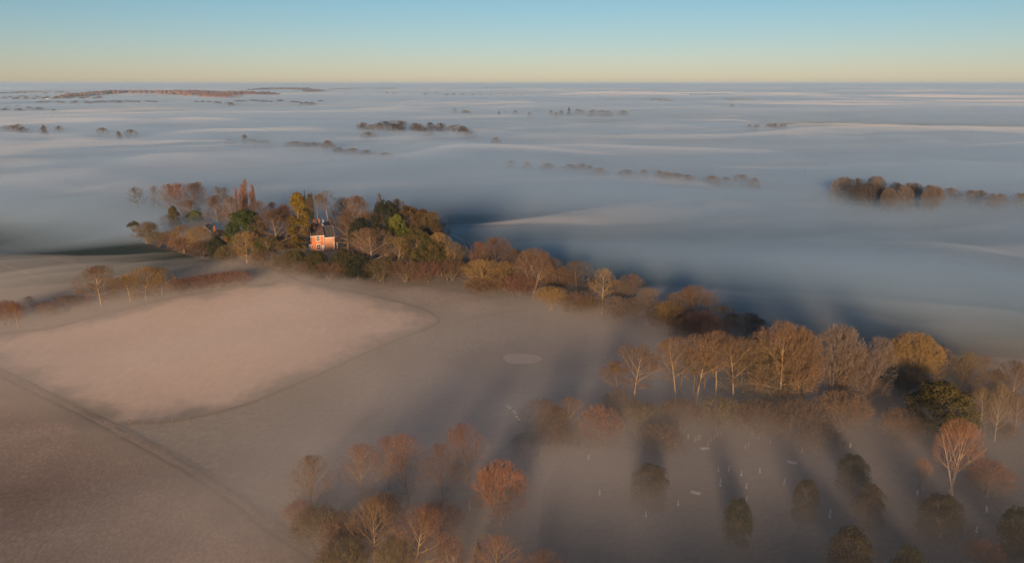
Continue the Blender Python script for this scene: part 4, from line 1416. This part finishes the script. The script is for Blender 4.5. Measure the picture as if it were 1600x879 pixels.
for i in range(22):
    px = 310 + i * 8.9
    far('round', px, 156 + ((i * 29) % 7) * .55 - (2 if 8 < i < 15 else 0), 17, 12, B, ('tw_grey', 'tw_dim')[i % 2], 'misty tree in the loose far group left of centre', W9)
for i, (px, yt) in enumerate(((606, 144.5), (618, 145), (664, 145), (681, 144), (696, 146), (706, 145.5), (724, 146), (735, 146), (752, 147), (766, 147), (790, 147), (806, 147.5), (815, 147.5), (847, 147), (928, 139.5), (937, 139.2), (946, 139.5), (972, 139.8), (981, 139.5), (1000, 140), (1006, 141), (1017, 139.6), (1024, 140), (1031, 141), (1080, 146.5), (1106, 146.4))):
    far('round', px, yt, 19, 6, BD, 'tw_grey', 'tiny tree speck near the horizon', 'tiny tree specks near the horizon')

ORD = 'first second third fourth fifth sixth seventh eighth ninth tenth eleventh twelfth thirteenth fourteenth fifteenth sixteenth seventeenth eighteenth'.split()
for gp in ('misty row at the right edge', W5, W2, W3, 'far tree line right of the conifer', 'small wooded island at far right', 'red hedge right of the lone clump', 'white stones on the meadow', 'faint far-left trees'):
    mem = sorted([o for o in COL.objects if o.get('group') == gp and o.parent is None], key=lambda o: o.location.x / max(1, o.location.y))
    for k, o in enumerate(mem):
        o['label'] = o['label'] + ', ' + ORD[k] + ' from the left'

# distant woods that read as one mass: uneven canopies on the ridges
def canopy(name, pts, label, mat, n, h, rad, seed, halfw):
    r = np.random.default_rng(seed)
    P = np.array(pts, float)
    seg = np.linalg.norm(np.diff(P, axis=0), axis=1)
    cum = np.concatenate([[0], np.cumsum(seg)])
    V, F, off = [], [], 0
    for i in range(n):
        s = r.uniform(0, cum[-1])
        j = min(np.searchsorted(cum, s) - 1, len(seg) - 1)
        j = max(j, 0)
        f = (s - cum[j]) / seg[j]
        c = P[j] + (P[j + 1] - P[j]) * f
        edge = min(1, min(s, cum[-1] - s) / (cum[-1] * .12) + .25)
        x, y = c[0] + r.normal() * rad, c[1] + r.uniform(-halfw, halfw)
        z = float(land(x, y))
        hh = h * r.uniform(.8, 1.12) * edge ** .4
        a = np.linspace(0, 2 * np.pi, 7, endpoint=False) + r.uniform(0, 1)
        rings = [(0.55, .25), (1.0, .55), (.85, .8), (.4, .97)]
        vv = []
        for q, (rr, zz) in enumerate(rings):
            k = rad * rr * r.uniform(.75, 1.2, 7)
            vv.append(np.column_stack([x + np.cos(a) * k, y + np.sin(a) * k, np.full(7, z + hh * zz) + r.normal(size=7) * .5]))
        vv.append(np.array([[x, y, z + hh]]))
        vv.append(np.column_stack([x + np.cos(a) * .4, y + np.sin(a) * .4, np.full(7, z)]))
        vv = np.concatenate(vv)
        V.append(vv)
        ff = []
        for q in range(3):
            for k in range(7):
                ff.append((q * 7 + k, q * 7 + (k + 1) % 7, (q + 1) * 7 + (k + 1) % 7))
                ff.append((q * 7 + k, (q + 1) * 7 + (k + 1) % 7, (q + 1) * 7 + k))
        for k in range(7):
            ff.append((21 + k, 21 + (k + 1) % 7, 28))
            ff.append((29 + k, 29 + (k + 1) % 7, (k + 1) % 7))
            ff.append((29 + k, (k + 1) % 7, k))
        F.append(np.array(ff) + off)
        off += len(vv)
    o = link(name, mesh_from(name, np.concatenate(V), np.concatenate(F)), M[mat])
    return tag(o, label, 'wood', kind='stuff')


def ridge(pp, zt):
    return [at(a, b, zt)[:2] for a, b in pp]


canopy('distant_wood', ridge(((108, 146), (140, 144.5), (180, 143.5), (220, 143.5), (260, 143.5), (300, 144), (340, 146), (372, 149)), 30), 'long russet wood on the far ridge at left', 'tw_red', 1100, 27, 11, 1, 160)
canopy('distant_wood', ridge(((245, 140.5), (290, 141), (340, 142), (380, 144), (428, 145.5)), 28), 'second russet wood behind the far ridge at left', 'tw_red', 600, 24, 11, 2, 160)
canopy('distant_wood', ridge(((390, 139.2), (430, 138.5), (470, 139), (500, 140.5)), 28), 'dim low wood near the horizon left of centre', 'tw_brown', 450, 28, 14, 3, 250)
canopy('distant_wood', ridge(((515, 138), (560, 137), (600, 136.8), (625, 137.5)), 27), 'faint wooded line on the horizon left of centre', 'tw_grey', 350, 22, 18, 4, 300)
canopy('distant_wood', ridge(((0, 144), (30, 142), (60, 140.5), (95, 143)), 27), 'faint blue wood at the far left horizon', 'tw_grey', 300, 20, 14, 5, 250)
canopy('distant_wood', ridge(((935, 152.5), (970, 151.5), (990, 151), (1020, 153), (1052, 155.5)), 24), 'low brown wood on a rise in the far fog right of centre', 'tw_brown', 400, 20, 10, 6, 120)
canopy('distant_wood', ridge(((1136, 154.5), (1150, 154), (1172, 155)), 21), 'small flat wood on the fog at far right', 'tw_grey', 120, 19, 8, 7, 60)
canopy('distant_wood', ridge(((740, 137), (775, 136.5), (800, 137)), 26), 'faint wooded line on the horizon at centre', 'tw_grey', 200, 22, 18, 8, 300)

x, y, z = at(74, 153, 14)
fh = empty('far_house', (x, y, float(land(x, y))), R(15))
tag(fh, 'tiny pale house among the far-left trees below the ridge', 'house')
gable_wall(-7, 7, -4, 4, 10, 15, 'white', fh)
gable_roof(-7, 7, -4, 4, 10, 15, 'tile', fh)
window(fh, 0, 7, 2, 2, 'y', -4)
# ------------------------------------------------------------------ fog, mist and haze
def lattice(ix, iy, seed):
    n = (ix.astype(np.int64) * 374761393 + iy.astype(np.int64) * 668265263 + seed * 974711) & 0xffffffff
    n = ((n ^ (n >> 13)) * 1274126177) & 0xffffffff
    return ((n ^ (n >> 16)) & 0xffff) / 65535.0


def noise2(x, y, seed):
    ix, iy = np.floor(x), np.floor(y)
    fx, fy = x - ix, y - iy
    fx, fy = fx ** 3 * (fx * (6 * fx - 15) + 10), fy ** 3 * (fy * (6 * fy - 15) + 10)
    a, b = lattice(ix, iy, seed), lattice(ix + 1, iy, seed)
    c, d = lattice(ix, iy + 1, seed), lattice(ix + 1, iy + 1, seed)
    return (a + (b - a) * fx) * (1 - fy) + (c + (d - c) * fx) * fy


def fbm(x, y, wl, seed, oct_=4, gain=.5, sx=1.0, warp=.6, rot=0.0, puff=False):
    """Billowing noise in -1..1: wl is the longest wave, sx > 1 draws it out along the wind."""
    c, s = math.cos(rot), math.sin(rot)
    u, v = (c * x + s * y) / (wl * sx), (-s * x + c * y) / wl
    wx, wy = noise2(u * 1.3 + 9.1, v * 1.3, seed + 50) - .5, noise2(u * 1.3, v * 1.3 + 4.7, seed + 51) - .5
    u, v = u + wx * warp * 2, v + wy * warp * 2
    z, a, t = 0, 1.0, 0
    for o in range(oct_):
        q = noise2(u * 2 ** o + 17.3 * o, v * 2 ** o - 11.9 * o, seed + o) * 2 - 1
        z = z + a * (np.sqrt(q * q + .012) * 2.6 - .95 if puff else q)
        t += a
        a *= gain
    return z / t * 1.8


FX, FY = np.meshgrid(axis(7, 58000, 58000, .019), axis(7, 1200, 58000, .019))


def gb(px, py, rx, ry, rot=0.0):
    x, y, _ = at(px, py)
    return bump(FX, FY, x, y, rx, ry, R(rot))


def ramp(a, b, v):
    t = np.clip((v - a) / (b - a), 0, 1)
    return t * t * (3 - 2 * t)


# the deep fog sea that fills the lowland beyond the belt of trees
front = FY + .42 * FX + 18 * fbm(FX, FY, 140, 71, 3)          # runs behind the belt, nearer on the right
sea_k = ramp(258, 350, front)
sea = -7 + 19.0 * sea_k
sea = sea + (3.4 * fbm(FX, FY, 420, 31, 3, .5, 1.5, .8, R(12), True)) * sea_k
sea = sea + 9.0 * fbm(FX, FY, 1500, 41, 4, .55, 2.2, .8, R(6), True) * ramp(500, 1100, FY)
sea = sea - 5 * gb(755, 358, 45, 45) + 11.0 * gb(20, 398, 95, 75) - 5 * gb(480, 350, 120, 50)
sea = sea + 6.5 * gb(1080, 450, 110, 50) + 4.0 * gb(880, 395, 70, 40) + 4.0 * gb(1400, 530, 100, 45)
sea = sea - 5.5 * bump(FX, FY, -1500, 3500, 1100, 900)
dip, low = np.zeros_like(FX), np.full_like(FX, 99.0)
for (sx_, sy_, st) in far_spots:
    q = np.exp(-((FX - sx_ * .95) / (.022 * sy_ + 20)) ** 2 - ((FY - sy_ * .95) / (.018 * sy_ + 18 + max(0, sy_ - 1200) * .09)) ** 2)
    low = np.where(q > dip, st, low)
    dip = np.maximum(dip, q)
sea = sea + (np.minimum(sea, low) - sea) * np.minimum(1, dip * 1.4)
FAR_C, FAR_G = (.67, .855, 1.0), .18  # blue skylight put into the far fog's colour
NEAR_C = (.97, .94, .93)  # warm sun glow put into the near mist's colour
# soft top: four sheets, each with its own drawn-out streaks, denser downward
streak = np.maximum(ramp(290, 450, front), .7 * ramp(300, 360, FY))
grow_far = 1 + .8 * ramp(900, 3000, FY)
for name, off, amp_, wl, seed, dens in (('fog_top', 2.0, 8.5, 190, 201, .0042), ('fog_streaks', 0.5, 7.0, 130, 211, .006), ('fog_body', -1.5, 4.0, 210, 221, .008), ('fog_depth', -4.0, 3.0, 260, 231, .013)):
    hk = sea + off * sea_k + amp_ * streak * (.75 * fbm(FX, FY, wl, seed, 4, .6, 2.8, .9, R(14)) + .55 * grow_far * fbm(FX, FY, wl * 4, seed + 5, 3, .5, 2.4, .8, R(5)))
    hk = hk + (np.minimum(hk, low + off + 1.0) - hk) * np.minimum(1, dip * 1.5)
    tag(sheet(name, FX, FY, np.maximum(hk, -1.5 - .1 * off), fog_mat(name, dens, FAR_C, FAR_G), -2.0 - .1 * off), kind='stuff')
# thin veil over the near ground
behind = np.maximum(ramp(285, 370, front), ramp(325, 390, FY + 12 * fbm(FX, FY, 90, 73, 3)))
veil = 10.0 + 3.4 * fbm(FX, FY, 200, 61, 4, .55, 1.8, .8, R(20))
veil = veil + 0.5 * gb(1250, 770, 80, 50) + 7.0 * gb(690, 750, 60, 45) - 4.5 * gb(60, 830, 70, 50) - 7 * gb(480, 395, 100, 40) - 5 * gb(60, 380, 80, 50)
veil = veil - 5 * gb(1150, 580, 65, 35) - 16 * behind
# drifting ground mist in the near fields and the graveyard, in two drifts
for name, k0, seed, dens in (('ground_mist', 3.2, 81, .010), ('drifting_mist', 2.2, 91, .010)):
    mist = k0 + 4.8 * fbm(FX, FY, 120, seed, 4, .6, 2.0, .9, R(25)) + land(FX, FY) * .85
    mist = mist - 0.8 * gb(1250, 770, 90, 50) + 6.0 * gb(690, 750, 60, 45) + 1.5 * gb(1150, 660, 70, 35) + 1.6 * gb(640, 590, 70, 45) + 3.0 * gb(1000, 560, 60, 40) - 5 * gb(40, 850, 75, 55) + 2.2 * gb(330, 520, 90, 35)
    mist = mist - 12 * behind - 4 * gb(480, 390, 100, 35)
    tag(sheet(name, FX, FY, np.maximum(mist, -1.7), fog_mat(name, dens, NEAR_C, 0.0), -2.3), kind='stuff')
tag(sheet('mist_veil', FX, FY, np.maximum(veil, -1.65), fog_mat('veil', .004, NEAR_C, .05), -2.25), kind='stuff')


def lens(name, c, t, mat):
    """Wisps: thin closed lenses of fog, t thick, floating at height c."""
    ny, nx = FX.shape
    t = np.where(t > .15, t, 0.0)
    idx = np.arange(nx * ny).reshape(ny, nx)
    q = np.stack([idx[:-1, :-1], idx[:-1, 1:], idx[1:, 1:], idx[1:, :-1]], -1).reshape(-1, 4)
    tv = t.ravel()
    q = q[(tv[q] > 0).any(1)]
    n = nx * ny
    V = np.concatenate([np.stack([FX, FY, c + .7 * t], -1).reshape(-1, 3), np.stack([FX, FY, c - .3 * t - .01], -1).reshape(-1, 3)])
    # border points (t = 0) are shared by both skins so that every lens is closed
    mp = np.arange(2 * n)
    mp[n:] = np.where(tv > 0, mp[n:], mp[:n])
    tri = np.concatenate([q[:, [0, 1, 2]], q[:, [0, 2, 3]]])
    F = mp[np.concatenate([tri, tri[:, ::-1] + n])]
    flat = (F[:, 0] == F[:, 1]) | (F[:, 1] == F[:, 2]) | (F[:, 0] == F[:, 2])
    keep = ~flat & (tv[np.concatenate([tri, tri])] > 0).any(1)      # facets that lie in the border on both skins are left out
    F = F[keep]
    used, inv = np.unique(F, return_inverse=True)
    o = link(name, mesh_from(name, V[used], inv.reshape(F.shape)), mat)
    return tag(o, kind='stuff')


WISP = fog_mat('wisp', .010, (.95, .94, .95), 0.0)
FWISP = fog_mat('far_wisp', .0055, (.95, .94, .95), 0.0)
wk = ramp(295, 380, front) * (1 - ramp(1700, 2600, FY)) * (1 - np.minimum(1, 1.5 * gb(480, 370, 110, 60)))
lens('fog_wisps', sea + 3.5 + 1.5 * fbm(FX, FY, 300, 301, 2), 5.2 * wk * np.maximum(0, fbm(FX, FY, 190, 311, 5, .62, 2.6, 1.2, R(14)) - .06) - 3 * np.minimum(1, dip * 1.5), WISP)
wk = ramp(1300, 2200, FY) * (1 - ramp(9000, 14000, FY)) * (1 - .8 * bump(FX, FY, -1500, 3700, 1200, 1000))
lens('far_fog_wisps', sea + 4.5, 7.0 * wk * np.maximum(0, fbm(FX, FY, 700, 321, 5, .6, 2.2, 1.2, R(8)) - .02) - 4 * np.minimum(1, dip * 1.5), FWISP)
HX, HY = np.meshgrid([-61000., 61000.], [-1700., 62000.])
tag(sheet('haze', HX, HY, np.full(HX.shape, 100.), fog_mat('haze', 7e-5, (.58, .8, 1.0), .1), -4.0), kind='stuff')
